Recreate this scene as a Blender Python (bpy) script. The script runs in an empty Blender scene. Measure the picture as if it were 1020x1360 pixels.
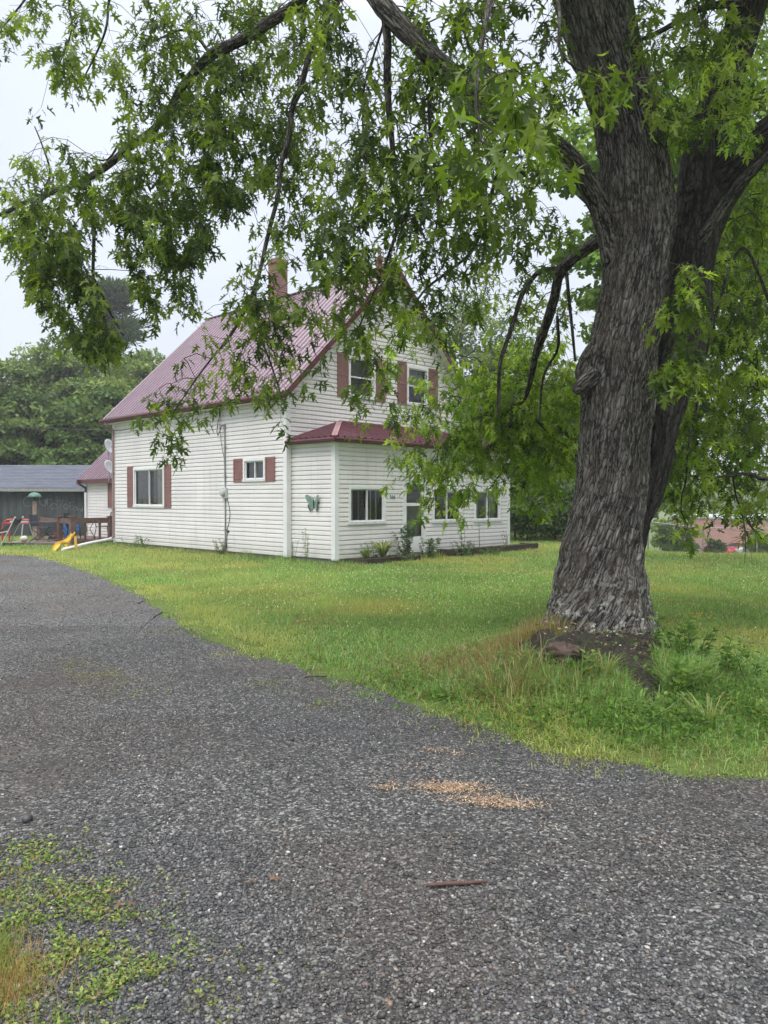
import bpy, math, random
import numpy as np
from mathutils import Vector, noise as mnoise

random.seed(11)
rng = np.random.default_rng(11)
sc = bpy.context.scene
COL = sc.collection
PI = math.pi

# ------------------------------------------------------------------ camera
F, PITCH, EYE = 1022.0, math.radians(1.07), 1.6
cam = bpy.data.cameras.new('camera')
cam.sensor_fit = 'HORIZONTAL'; cam.sensor_width = 36.0; cam.lens = 36.0 * F / 1020.0
cam.clip_start = 0.05; cam.clip_end = 5000
camo = bpy.data.objects.new('camera', cam); COL.objects.link(camo)
camo.location = (0, 0, EYE); camo.rotation_euler = (PI / 2 - PITCH, 0, 0)
sc.camera = camo

def at(x, y, Y):
    """point at distance Y in front of the camera position, measured from the photograph"""
    a = (x - 510) / F; b = (680 - y) / F
    r = (a, math.cos(PITCH) + b * math.sin(PITCH), -math.sin(PITCH) + b * math.cos(PITCH))
    k = Y / r[1]
    return np.array((r[0] * k, Y, EYE + r[2] * k))

def to_px(P):
    P = np.asarray(P, float)
    dx, dy, dz = P[..., 0], P[..., 1], P[..., 2] - EYE
    fw = dy * math.cos(PITCH) - dz * math.sin(PITCH)
    up = dy * math.sin(PITCH) + dz * math.cos(PITCH)
    fw = np.where(np.abs(fw) < 1e-3, 1e-3, fw)
    return 510 + F * dx / fw, 680 - F * up / fw, fw

# ------------------------------------------------------------------ objects
def tag(o, label=None, cat=None, group=None, kind=None):
    if label: o['label'] = label
    if cat: o['category'] = cat
    if group: o['group'] = group
    if kind: o['kind'] = kind
    return o

def empty(name, loc, rz=0.0):
    o = bpy.data.objects.new(name, None); COL.objects.link(o)
    o.location = loc; o.rotation_euler = (0, 0, rz); o.empty_display_size = 0.2
    return o

def link_mesh(name, me, m, parent=None, local=False):
    """links a mesh as one object; world-space geometry keeps its place under a parent unless local"""
    o = bpy.data.objects.new(name, me); COL.objects.link(o)
    if m is not None: me.materials.append(m)
    if parent is not None:
        o.parent = parent
        if not local and parent.parent is None:
            o.matrix_parent_inverse = parent.matrix_basis.inverted()
    return o

def np_mesh(name, V, Fa, tint=None, vec=None, smooth=False):
    V = np.ascontiguousarray(V, dtype=np.float32); Fa = np.ascontiguousarray(Fa, dtype=np.int32)
    me = bpy.data.meshes.new(name)
    n, (m, k) = len(V), Fa.shape
    me.vertices.add(n); me.vertices.foreach_set('co', V.ravel())
    me.loops.add(m * k); me.loops.foreach_set('vertex_index', Fa.ravel())
    me.polygons.add(m); me.polygons.foreach_set('loop_start', np.arange(0, m * k, k, dtype=np.int32))
    if tint is not None:
        c = np.ones((n, 4), np.float32); c[:, :3] = tint
        a = me.attributes.new('tint', 'FLOAT_COLOR', 'POINT'); a.data.foreach_set('color', c.ravel())
    if vec is not None:
        a = me.attributes.new('bark', 'FLOAT_VECTOR', 'POINT')
        a.data.foreach_set('vector', np.ascontiguousarray(vec, np.float32).ravel())
    me.update(calc_edges=True)
    if smooth: me.polygons.foreach_set('use_smooth', np.ones(m, bool))
    me.validate()
    return me

class MB:
    """collects boxes, prisms, tubes and quads into ONE mesh"""
    def __init__(s): s.v = []; s.f = []
    def poly(s, pts):
        b = len(s.v); s.v += [tuple(p) for p in pts]; s.f.append(tuple(range(b, b + len(pts)))); return s
    def box(s, o, ax, ay, az):
        """corner o and three edge vectors"""
        o, ax, ay, az = (np.array(q, float) for q in (o, ax, ay, az))
        if np.dot(np.cross(ax, ay), az) < 0: ax, ay = ay, ax
        b = len(s.v)
        s.v += [tuple(q) for q in (o, o + ax, o + ax + ay, o + ay, o + az, o + ax + az, o + ax + ay + az, o + ay + az)]
        s.f += [tuple(b + i for i in q) for q in ((0, 3, 2, 1), (4, 5, 6, 7), (0, 1, 5, 4), (1, 2, 6, 5), (2, 3, 7, 6), (3, 0, 4, 7))]
        return s
    def cbox(s, c, sx, sy, sz, rz=0.0):
        """box centred in plan on c, standing on c.z"""
        ca, sa = math.cos(rz), math.sin(rz)
        ax = np.array((ca, sa, 0)) * sx; ay = np.array((-sa, ca, 0)) * sy
        return s.box(np.array(c, float) - ax / 2 - ay / 2, ax, ay, (0, 0, sz))
    def bar(s, p, q, w, h=None):
        p, q = np.array(p, float), np.array(q, float); d = q - p; L = np.linalg.norm(d); d = d / L
        up = np.array((0, 0, 1.0)) if abs(d[2]) < 0.95 else np.array((1.0, 0, 0))
        a = np.cross(d, up); a /= np.linalg.norm(a); b = np.cross(a, d); h = h or w
        return s.box(p - a * w / 2 - b * h / 2, d * L, a * w, b * h)
    def tube(s, pts, r, n=8, cap=True):
        pts = [np.array(p, float) for p in pts]
        rs = r if hasattr(r, '__len__') else [r] * len(pts)
        b0 = len(s.v); prev = None
        for i, p in enumerate(pts):
            d = pts[min(i + 1, len(pts) - 1)] - pts[max(i - 1, 0)]; d = d / (np.linalg.norm(d) + 1e-9)
            if prev is None:
                a = np.cross(d, (0, 0, 1.0) if abs(d[2]) < 0.9 else (1.0, 0, 0))
            else: a = prev - d * np.dot(prev, d)
            a = a / (np.linalg.norm(a) + 1e-9); prev = a; c = np.cross(d, a)
            for k in range(n):
                t = 2 * PI * k / n
                s.v.append(tuple(p + (a * math.cos(t) + c * math.sin(t)) * rs[i]))
        for i in range(len(pts) - 1):
            for k in range(n):
                k2 = (k + 1) % n
                s.f.append((b0 + i * n + k, b0 + i * n + k2, b0 + (i + 1) * n + k2, b0 + (i + 1) * n + k))
        if cap:
            s.f.append(tuple(b0 + k for k in reversed(range(n))))
            s.f.append(tuple(b0 + (len(pts) - 1) * n + k for k in range(n)))
        return s
    def lathe(s, c, prof, n=16):
        c = np.array(c, float); b0 = len(s.v)
        for r, z in prof:
            for k in range(n):
                t = 2 * PI * k / n; s.v.append((c[0] + r * math.cos(t), c[1] + r * math.sin(t), c[2] + z))
        for i in range(len(prof) - 1):
            for k in range(n):
                k2 = (k + 1) % n
                s.f.append((b0 + i * n + k, b0 + i * n + k2, b0 + (i + 1) * n + k2, b0 + (i + 1) * n + k))
        return s
    def build(s, name, m, parent=None, smooth=False, bevel=0.0, local=False):
        me = bpy.data.meshes.new(name); me.from_pydata(s.v, [], s.f); me.update()
        if smooth: me.polygons.foreach_set('use_smooth', np.ones(len(me.polygons), bool))
        o = link_mesh(name, me, m, parent, local)
        if bevel:
            bm = o.modifiers.new('bevel', 'BEVEL'); bm.width = bevel; bm.segments = 2; bm.limit_method = 'ANGLE'
        return o

# ------------------------------------------------------------------ materials
class NT:
    def __init__(s, name):
        s.m = bpy.data.materials.new(name); s.m.use_nodes = True; s.t = s.m.node_tree
        s.b = s.t.nodes['Principled BSDF']; s.out = s.t.nodes['Material Output']
    def n(s, typ, **kw):
        nd = s.t.nodes.new('ShaderNode' + typ)
        for k, v in kw.items():
            if k in nd.inputs: nd.inputs[k].default_value = v
            else: setattr(nd, k, v)
        return nd
    def l(s, a, b): s.t.links.new(a, b)
    def coords(s, scale=(1, 1, 1), kind='Object'):
        tc = s.n('TexCoord'); mp = s.n('Mapping'); mp.inputs['Scale'].default_value = scale
        s.l(tc.outputs[kind], mp.inputs['Vector']); return mp.outputs[0]
    def noise(s, vec, scale, detail=4, rough=0.55):
        nd = s.n('TexNoise'); nd.inputs['Scale'].default_value = scale; nd.inputs['Detail'].default_value = detail
        nd.inputs['Roughness'].default_value = rough
        if vec is not None: s.l(vec, nd.inputs['Vector'])
        return nd.outputs['Fac']
    def ramp(s, fac, stops):
        nd = s.n('ValToRGB'); e = nd.color_ramp.elements
        while len(e) < len(stops): e.new(0.5)
        for i, (p, c) in enumerate(stops):
            e[i].position = p; e[i].color = (*c, 1) if hasattr(c, '__len__') else (c, c, c, 1)
        s.l(fac, nd.inputs[0]); return nd.outputs[0]
    def mix(s, fac, a, b, mode='MIX'):
        nd = s.n('Mix', data_type='RGBA', blend_type=mode)
        for sock, v in ((0, fac), (6, a), (7, b)):
            if isinstance(v, (int, float)): nd.inputs[sock].default_value = v
            elif hasattr(v, '__len__'): nd.inputs[sock].default_value = (*v, 1)
            else: s.l(v, nd.inputs[sock])
        return nd.outputs[2]
    def bump(s, h, strength=0.5, dist=0.01):
        nd = s.n('Bump'); nd.inputs['Strength'].default_value = strength; nd.inputs['Distance'].default_value = dist
        s.l(h, nd.inputs['Height']); s.l(nd.outputs[0], s.b.inputs['Normal'])
    def base(s, c):
        if hasattr(c, '__len__'): s.b.inputs['Base Color'].default_value = (*c, 1)
        else: s.l(c, s.b.inputs['Base Color'])

def plain(name, c, rough=0.5, metal=0.0, var=0.25, scale=6.0, bump=0.0, spec=0.5):
    """a real-world paint or plastic: colour with blotchy variation"""
    k = NT(name); k.b.inputs['Roughness'].default_value = rough; k.b.inputs['Metallic'].default_value = metal
    k.b.inputs['Specular IOR Level'].default_value = spec
    v = k.coords(); n = k.noise(v, scale, 6)
    d = tuple(q * (1 - var) for q in c); e = tuple(min(1, q * (1 + var * 0.6)) for q in c)
    k.base(k.ramp(n, [(0.3, d), (0.7, e)]))
    if bump: k.bump(k.noise(v, scale * 8, 5), 0.5, bump)
    return k.m

def tinted(name, rough=0.55, trans=0.0, tcol=(1, 1, 1), spec=0.3):
    """colour from the 'tint' attribute, one value per leaf, blade or stone"""
    k = NT(name); a = k.n('Attribute'); a.attribute_name = 'tint'
    k.l(a.outputs['Color'], k.b.inputs['Base Color']); k.b.inputs['Roughness'].default_value = rough
    k.b.inputs['Specular IOR Level'].default_value = spec
    if trans:
        tr = k.n('BsdfTranslucent'); k.l(k.mix(1.0, a.outputs['Color'], tcol, 'MULTIPLY'), tr.inputs['Color'])
        mx = k.n('MixShader'); mx.inputs[0].default_value = trans
        k.l(k.b.outputs[0], mx.inputs[1]); k.l(tr.outputs[0], mx.inputs[2]); k.l(mx.outputs[0], k.out.inputs[0])
    return k.m

M = {}
M['leaf'] = tinted('maple leaf', 0.45, 0.5, (1.6, 1.65, 0.7), 0.35)
M['farleaf'] = tinted('distant leaf', 0.6, 0.3, (1.2, 1.2, 0.7), 0.25)
M['grass'] = tinted('grass blade', 0.5, 0.45, (1.45, 1.4, 0.9), 0.3)
M['stone'] = tinted('crushed stone', 0.5, 0.0, spec=0.6)
M['litter'] = tinted('dry litter', 0.8)

def bark_mat(name='bark', g_=1.0):
    k = NT(name); a = k.n('Attribute'); a.attribute_name = 'bark'
    mp = k.n('Mapping'); mp.inputs['Scale'].default_value = (1, 1, 0.12); k.l(a.outputs['Vector'], mp.inputs['Vector'])
    nn = k.n('TexNoise'); nn.inputs['Scale'].default_value = 24; nn.inputs['Detail'].default_value = 3; nn.inputs['Roughness'].default_value = 0.5; nn.inputs['Distortion'].default_value = 0.45; k.l(mp.outputs[0], nn.inputs['Vector'])
    s1 = k.n('Math', operation='SUBTRACT'); k.l(nn.outputs['Fac'], s1.inputs[0]); s1.inputs[1].default_value = 0.5
    s2 = k.n('Math', operation='ABSOLUTE'); k.l(s1.outputs[0], s2.inputs[0])
    s3 = k.n('Math', operation='MULTIPLY_ADD'); k.l(s2.outputs[0], s3.inputs[0]); s3.inputs[1].default_value = 5.0
    mpf = k.n('Mapping'); mpf.inputs['Scale'].default_value = (1, 1, 0.3); k.l(a.outputs['Vector'], mpf.inputs['Vector']); fine = k.noise(mpf.outputs[0], 70, 8, 0.75); s4 = k.n('Math', operation='MULTIPLY_ADD'); k.l(fine, s4.inputs[0]); s4.inputs[1].default_value = 0.8; s4.inputs[2].default_value = -0.42; k.l(s4.outputs[0], s3.inputs[2])
    mp2 = k.n('Mapping'); mp2.inputs['Scale'].default_value = (1, 1, 0.09); k.l(a.outputs['Vector'], mp2.inputs['Vector'])
    big = k.n('TexNoise'); big.inputs['Scale'].default_value = 13; big.inputs['Detail'].default_value = 2; big.inputs['Distortion'].default_value = 0.3; k.l(mp2.outputs[0], big.inputs['Vector'])
    b1 = k.n('Math', operation='SUBTRACT'); k.l(big.outputs['Fac'], b1.inputs[0]); b1.inputs[1].default_value = 0.5; b2 = k.n('Math', operation='ABSOLUTE'); k.l(b1.outputs[0], b2.inputs[0]); b3 = k.n('Math', operation='MULTIPLY'); k.l(b2.outputs[0], b3.inputs[0]); b3.inputs[1].default_value = 13.0
    mn = k.n('Math', operation='MINIMUM'); k.l(s3.outputs[0], mn.inputs[0]); k.l(b3.outputs[0], mn.inputs[1])
    # plates broken by cross cracks
    wv = k.n('TexNoise'); wv.inputs['Scale'].default_value = 14; wv.inputs['Detail'].default_value = 3; k.l(a.outputs['Vector'], wv.inputs['Vector'])
    wa = k.n('VectorMath', operation='MULTIPLY_ADD'); k.l(wv.outputs['Color'], wa.inputs[0]); wa.inputs[1].default_value = (0.03, 0.03, 0.09); k.l(a.outputs['Vector'], wa.inputs[2])
    mpv = k.n('Mapping'); mpv.inputs['Scale'].default_value = (1, 1, 0.26); k.l(wa.outputs[0], mpv.inputs['Vector'])
    vo = k.n('TexVoronoi', feature='DISTANCE_TO_EDGE'); vo.inputs['Scale'].default_value = 34; k.l(mpv.outputs[0], vo.inputs['Vector'])
    ve = k.n('MapRange'); k.l(vo.outputs['Distance'], ve.inputs[0]); ve.inputs[1].default_value = 0.0; ve.inputs[2].default_value = 0.16; ve.inputs[3].default_value = 0.10; ve.inputs[4].default_value = 1.0
    mn2 = k.n('Math', operation='MULTIPLY'); k.l(mn.outputs[0], mn2.inputs[0]); k.l(ve.outputs[0], mn2.inputs[1])
    n1 = mn2.outputs[0]; n2 = k.noise(a.outputs['Vector'], 3.5, 4); n3 = k.noise(a.outputs['Vector'], 60, 4, 0.7)
    c = k.ramp(n1, [(0.0, (0.010, 0.009, 0.008)), (0.07, (0.045, 0.04, 0.036)), (0.2, (0.155, 0.145, 0.131)), (0.5, (0.225, 0.211, 0.192)), (0.95, (0.33, 0.314, 0.29))])
    c = k.mix(k.ramp(n2, [(0.45, 0), (0.72, 0.35)]), c, (0.13, 0.105, 0.082))
    c = k.mix(k.ramp(n3, [(0.55, 0), (0.7, 0.35)]), c, (0.2, 0.2, 0.18))
    # pale lichen crust low on the trunk
    g = k.n('NewGeometry'); sp = k.n('SeparateXYZ'); k.l(g.outputs['Position'], sp.inputs[0])
    low = k.n('MapRange'); k.l(sp.outputs[2], low.inputs[0]); low.inputs[1].default_value = 1.0; low.inputs[2].default_value = 0.45
    nl = k.noise(g.outputs['Position'], 21, 5, 0.6); nb = k.noise(g.outputs['Position'], 4.5, 2)
    f1 = k.ramp(nl, [(0.53, 0), (0.58, 1)]); f2 = k.ramp(nb, [(0.45, 0), (0.55, 1)])
    mu = k.n('Math', operation='MULTIPLY'); k.l(f1, mu.inputs[0]); k.l(f2, mu.inputs[1])
    mv = k.n('Math', operation='MULTIPLY'); k.l(mu.outputs[0], mv.inputs[0]); k.l(low.outputs[0], mv.inputs[1])
    c = k.mix(mv.outputs[0], c, (0.42, 0.43, 0.39))
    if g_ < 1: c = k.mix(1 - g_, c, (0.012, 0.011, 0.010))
    k.base(c); k.b.inputs['Roughness'].default_value = 0.9; k.b.inputs['Specular IOR Level'].default_value = 0.2
    k.bump(n1, 1.0, 0.026)
    return k.m
M['bark'] = bark_mat(); M['shadedbark'] = bark_mat('shaded dark bark', 0.34)  # darker copy: shade on the second stem and right limb, painted into the bark
M['twig'] = plain('twig bark', (0.045, 0.036, 0.03), 0.85, var=0.4, scale=20)
M['greenstem'] = plain('green stem', (0.10, 0.16, 0.04), 0.6, var=0.3)
M['trunk'] = plain('distant trunk', (0.07, 0.06, 0.05), 0.9, var=0.4, scale=4, bump=0.03)

def soil_mat():
    k = NT('root soil'); v = k.coords(); n = k.noise(v, 9, 8, 0.7); n2 = k.noise(v, 34, 6, 0.7)
    c = k.ramp(n, [(0.3, (0.018, 0.014, 0.011)), (0.55, (0.05, 0.04, 0.032)), (0.75, (0.10, 0.085, 0.065))])
    c = k.mix(k.ramp(n2, [(0.6, 0), (0.66, 0.8)]), c, (0.2, 0.17, 0.13))
    n3 = k.noise(v, 5, 3); c = k.mix(k.ramp(n3, [(0.5, 0), (0.65, 0.6)]), c, (0.045, 0.06, 0.018))
    k.base(c); k.b.inputs['Roughness'].default_value = 0.95; k.bump(n2, 1.0, 0.03); return k.m
M['soil'] = soil_mat()

def siding_mat():
    k = NT('vinyl siding'); v = k.coords(); n = k.noise(v, 1.1, 5)
    st = k.noise(k.coords((6, 6, 0.35)), 1.6, 5, 0.6)
    c = k.ramp(n, [(0.3, (0.70, 0.675, 0.675)), (0.7, (0.79, 0.765, 0.755))])
    c = k.mix(k.ramp(st, [(0.52, 0), (0.75, 0.5)]), c, (0.54, 0.525, 0.505))
    st2 = k.noise(k.coords((0.7, 0.7, 9)), 1.0, 2); c = k.mix(k.ramp(st2, [(0.4, 0), (0.65, 0.22)]), c, (0.62, 0.605, 0.60))      # boards weathered unequally
    g = k.n('NewGeometry'); sp = k.n('SeparateXYZ'); k.l(g.outputs['Position'], sp.inputs[0])
    mr = k.n('MapRange'); k.l(sp.outputs[2], mr.inputs[0]); mr.inputs[1].default_value = 0.55; mr.inputs[2].default_value = 0.0
    nz = k.noise(v, 5, 5); mu = k.n('Math', operation='MULTIPLY'); k.l(mr.outputs[0], mu.inputs[0]); k.l(nz, mu.inputs[1])
    c = k.mix(mu.outputs[0], c, (0.40, 0.40, 0.33))       # splash dirt along the foot of the wall
    k.base(c); k.b.inputs['Roughness'].default_value = 0.55; k.bump(k.noise(k.coords((1, 1, 14)), 30, 4), 0.06, 0.004); return k.m
M['siding'] = siding_mat()
M['white'] = plain('white trim', (0.76, 0.765, 0.78), 0.45, var=0.08, scale=3)
M['sill'] = plain('weathered white sill', (0.66, 0.67, 0.68), 0.5, var=0.15, scale=14)
def roof_mat(name, c, rough):
    k = NT(name); v = k.coords(); n = k.noise(v, 0.9, 5); n2 = k.noise(v, 14, 4)
    cc = k.ramp(n, [(0.3, tuple(q * 0.85 for q in c)), (0.7, tuple(q * 1.15 for q in c))])
    k.base(k.mix(k.ramp(n2, [(0.5, 0), (0.8, 0.25)]), cc, (0.35, 0.27, 0.28))); k.b.inputs['Roughness'].default_value = rough
    k.b.inputs['Coat Weight'].default_value = 0.8; k.b.inputs['Coat Roughness'].default_value = 0.22; k.b.inputs['Coat IOR'].default_value = 1.6
    return k.m
M['roof'] = roof_mat('maroon metal roof', (0.155, 0.08, 0.118), 0.36)
M['porchroof'] = plain('deep maroon porch metal', (0.085, 0.022, 0.034), 0.5, var=0.25, scale=1.5, spec=0.35)
M['fascia'] = plain('maroon fascia', (0.10, 0.025, 0.032), 0.4, var=0.2, scale=4)
M['flash'] = plain('weathered flashing', (0.30, 0.17, 0.18), 0.45, var=0.2, scale=4)
M['shutter'] = plain('faded rose shutter', (0.235, 0.112, 0.10), 0.6, var=0.15, scale=5)
M['downspout'] = plain('dusty rose downspout', (0.30, 0.20, 0.19), 0.5, var=0.2, scale=6)
def brick_mat(name, c1, c2, mortar, sc_, bw=0.22, rh=0.075):
    k = NT(name); tc = k.n('TexCoord'); sp = k.n('SeparateXYZ'); k.l(tc.outputs['Object'], sp.inputs[0])
    ad = k.n('Math', operation='ADD'); k.l(sp.outputs[0], ad.inputs[0]); k.l(sp.outputs[1], ad.inputs[1])
    cb = k.n('CombineXYZ'); k.l(ad.outputs[0], cb.inputs[0]); k.l(sp.outputs[2], cb.inputs[1])
    br = k.n('TexBrick'); br.inputs['Color1'].default_value = (*c1, 1); br.inputs['Color2'].default_value = (*c2, 1)
    br.inputs['Mortar'].default_value = (*mortar, 1); br.inputs['Scale'].default_value = sc_
    br.inputs['Brick Width'].default_value = bw; br.inputs['Row Height'].default_value = rh; br.inputs['Mortar Size'].default_value = 0.008
    k.l(cb.outputs[0], br.inputs['Vector'])
    n = k.noise(k.coords(), 0.7, 5); k.base(k.mix(k.ramp(n, [(0.4, 0), (0.8, 0.4)]), br.outputs['Color'], tuple(q * 0.6 for q in c1)))
    k.b.inputs['Roughness'].default_value = 0.85; k.bump(br.outputs['Fac'], -0.4, 0.01); return k.m
M['brick'] = brick_mat('red brick', (0.19, 0.075, 0.058), (0.25, 0.11, 0.085), (0.27, 0.24, 0.22), 1.0)
M['schoolbrick'] = brick_mat('salmon brick', (0.36, 0.13, 0.09), (0.42, 0.17, 0.12), (0.4, 0.33, 0.28), 1.0)
M['concrete'] = plain('foundation concrete', (0.24, 0.235, 0.22), 0.9, var=0.3, scale=7, bump=0.01)
M['galv'] = plain('galvanised steel', (0.34, 0.35, 0.36), 0.45, 0.6, var=0.2, scale=12)
M['black'] = plain('black metal', (0.018, 0.018, 0.02), 0.45, var=0.2)
M['cable'] = plain('black cable', (0.03, 0.03, 0.032), 0.6, var=0.2)
M['pale'] = plain('pale grey enamel', (0.5, 0.52, 0.53), 0.4, var=0.1)
M['dish'] = plain('grey dish enamel', (0.42, 0.46, 0.48), 0.4, var=0.1)
M['deckwood'] = plain('weathered brown deck stain', (0.145, 0.088, 0.068), 0.85, var=0.4, scale=9, bump=0.006)
M['greywood'] = plain('grey weathered wood', (0.17, 0.145, 0.12), 0.85, var=0.35, scale=9, bump=0.006)
M['darkwood'] = plain('dark landscape timber', (0.05, 0.036, 0.028), 0.9, var=0.45, scale=9, bump=0.01)
M['postwood'] = plain('pale brown post', (0.33, 0.25, 0.19), 0.8, var=0.25, scale=9)
M['yellow'] = plain('yellow plastic', (0.62, 0.40, 0.05), 0.4, var=0.12)
M['blue'] = plain('blue canvas', (0.03, 0.13, 0.32), 0.8, var=0.25)
M['navy'] = plain('navy canvas', (0.035, 0.05, 0.085), 0.8, var=0.25)
M['redpaint'] = plain('red enamel', (0.42, 0.04, 0.05), 0.35, var=0.15)
M['green'] = plain('green enamel', (0.05, 0.16, 0.11), 0.4, var=0.3, scale=12)
M['ball'] = plain('off white rubber', (0.62, 0.58, 0.47), 0.6, var=0.12)
M['verdigris'] = plain('verdigris metal', (0.19, 0.31, 0.26), 0.6, var=0.5, scale=22)
M['bronze'] = plain('dark bronze', (0.06, 0.06, 0.05), 0.5, var=0.5, scale=22)
M['rubber'] = plain('black rubber', (0.02, 0.02, 0.02), 0.8)
M['chrome'] = plain('bright alloy', (0.6, 0.6, 0.62), 0.25, 0.9, var=0.1)
M['stub'] = plain('weathered branch collar', (0.15, 0.138, 0.128), 0.9, var=0.65, scale=16, bump=0.03)
M['deadroot'] = plain('weathered dead root', (0.11, 0.075, 0.062), 0.9, var=0.6, scale=24, bump=0.02)
M['drybrown'] = plain('dry brown leaf', (0.26, 0.15, 0.075), 0.85, var=0.4, scale=40)
M['stick'] = plain('reddish stick bark', (0.11, 0.062, 0.052), 0.85, var=0.4, scale=30)
M['curtaingrey'] = plain('grey curtain', (0.36, 0.345, 0.34), 0.9, var=0.15)
M['curtainbeige'] = plain('beige curtain', (0.78, 0.72, 0.62), 0.9, var=0.2)
M['darkinside'] = plain('dim interior board', (0.05, 0.047, 0.045), 0.9)

def glass_mat():
    k = NT('window glass'); tr = k.n('BsdfTransparent'); tr.inputs[0].default_value = (0.88, 0.91, 0.90, 1)
    gl = k.n('BsdfGlossy'); gl.inputs['Roughness'].default_value = 0.02; gl.inputs['Color'].default_value = (0.9, 0.92, 0.95, 1)
    fr = k.n('Fresnel'); fr.inputs[0].default_value = 1.55
    mx = k.n('MixShader'); k.l(fr.outputs[0], mx.inputs[0]); k.l(tr.outputs[0], mx.inputs[1]); k.l(gl.outputs[0], mx.inputs[2])
    k.l(mx.outputs[0], k.out.inputs[0]); k.t.nodes.remove(k.b); return k.m
M['glass'] = glass_mat()

def shedwall_mat():
    k = NT('charcoal shed board'); v = k.coords((3, 3, 0.5)); n = k.noise(v, 1.5, 6); n2 = k.noise(k.coords(), 1.3, 4)
    c = k.ramp(n, [(0.3, (0.030, 0.034, 0.038)), (0.6, (0.055, 0.062, 0.066)), (0.85, (0.12, 0.14, 0.14))])
    c = k.mix(k.ramp(n2, [(0.5, 0), (0.8, 0.5)]), c, (0.09, 0.115, 0.115)); k.base(c); k.b.inputs['Roughness'].default_value = 0.85; return k.m
M['shedwall'] = shedwall_mat()
def shingle_mat():
    k = NT('blue grey shingles'); tc = k.n('TexCoord'); br = k.n('TexBrick'); br.inputs['Scale'].default_value = 1.0
    br.inputs['Brick Width'].default_value = 0.33; br.inputs['Row Height'].default_value = 0.14; br.inputs['Mortar Size'].default_value = 0.012
    br.inputs['Color1'].default_value = (0.062, 0.074, 0.108, 1); br.inputs['Color2'].default_value = (0.095, 0.108, 0.145, 1); br.inputs['Mortar'].default_value = (0.03, 0.035, 0.05, 1)
    k.l(tc.outputs['Object'], br.inputs['Vector']); n = k.noise(k.coords((1, 4, 1)), 2, 6)
    k.base(k.mix(k.ramp(n, [(0.35, 0), (0.8, 0.45)]), br.outputs['Color'], (0.13, 0.135, 0.16))); k.b.inputs['Roughness'].default_value = 0.85
    k.bump(br.outputs['Fac'], -0.5, 0.01); return k.m
M['shingle'] = shingle_mat()
M['chalk'] = plain('faded chalk', (0.26, 0.30, 0.30), 0.95, var=0.5, scale=9)

def ground_mat():
    k = NT('lawn soil'); v = k.coords(); n = k.noise(v, 0.35, 6); n2 = k.noise(v, 6, 6, 0.7); n3 = k.noise(v, 40, 4)
    c = k.ramp(n, [(0.3, (0.09, 0.14, 0.03)), (0.55, (0.12, 0.17, 0.04)), (0.8, (0.16, 0.18, 0.06))])
    c = k.mix(k.ramp(n2, [(0.45, 0), (0.75, 0.6)]), c, (0.10, 0.085, 0.05))
    c = k.mix(k.ramp(n3, [(0.4, 0), (0.75, 0.5)]), c, (0.045, 0.065, 0.02))
    k.base(c); k.b.inputs['Roughness'].default_value = 0.95; k.b.inputs['Specular IOR Level'].default_value = 0.1; k.bump(n3, 0.6, 0.02); return k.m
M['ground'] = ground_mat()
def gravel_mat():
    k = NT('gravel bed'); v = k.coords()
    w = k.n('TexVoronoi'); w.inputs['Scale'].default_value = 75; k.l(v, w.inputs['Vector'])
    w2 = k.n('TexVoronoi'); w2.inputs['Scale'].default_value = 150; k.l(v, w2.inputs['Vector'])
    sp = k.n('SeparateColor'); k.l(w.outputs['Color'], sp.inputs[0])
    c = k.ramp(sp.outputs[0], [(0.0, (0.012, 0.012, 0.012)), (0.45, (0.045, 0.045, 0.046)), (0.8, (0.12, 0.12, 0.119)), (0.96, (0.34, 0.335, 0.32))])
    sp2 = k.n('SeparateColor'); k.l(w2.outputs['Color'], sp2.inputs[0])
    c = k.mix(0.3, c, k.ramp(sp2.outputs[1], [(0.0, (0.022, 0.022, 0.024)), (0.7, (0.075, 0.075, 0.078)), (0.95, (0.22, 0.215, 0.2))]))
    nb = k.noise(v, 0.55, 5); c = k.mix(k.ramp(nb, [(0.48, 0), (0.72, 0.75)]), c, (0.07, 0.056, 0.046))
    nd = k.noise(k.coords((1, 1, 1)), 0.8, 4); c = k.mix(k.ramp(nd, [(0.5, 0), (0.72, 0.45)]), c, (0.03, 0.031, 0.033))
    k.base(c); k.b.inputs['Roughness'].default_value = 0.8; k.b.inputs['Specular IOR Level'].default_value = 0.2
    k.bump(w.outputs['Distance'], -0.9, 0.012); return k.m
M['gravel'] = gravel_mat()

# ------------------------------------------------------------------ numpy noise
def vnoise(x, y, seed=0):
    x = np.asarray(x, float); y = np.asarray(y, float)
    xi = np.floor(x).astype(np.int64); yi = np.floor(y).astype(np.int64); fx = x - xi; fy = y - yi
    fx = fx * fx * (3 - 2 * fx); fy = fy * fy * (3 - 2 * fy)
    def h(a, b):
        n = (a * 374761393 + b * 668265263 + seed * 1442695041) & 0xFFFFFFFF
        n = ((n ^ (n >> 13)) * 1274126177) & 0xFFFFFFFF
        return ((n ^ (n >> 16)) & 0xFFFF) / 65535.0
    return (h(xi, yi) * (1 - fx) + h(xi + 1, yi) * fx) * (1 - fy) + (h(xi, yi + 1) * (1 - fx) + h(xi + 1, yi + 1) * fx) * fy
def fbm(x, y, seed=0, o=4):
    return sum(vnoise(x * 2 ** i, y * 2 ** i, seed + i) * 0.5 ** (i + 1) for i in range(o)) / (1 - 0.5 ** o)
def sstep(a, b, x):
    t = np.clip((np.asarray(x, float) - a) / (b - a), 0, 1); return t * t * (3 - 2 * t)
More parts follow.
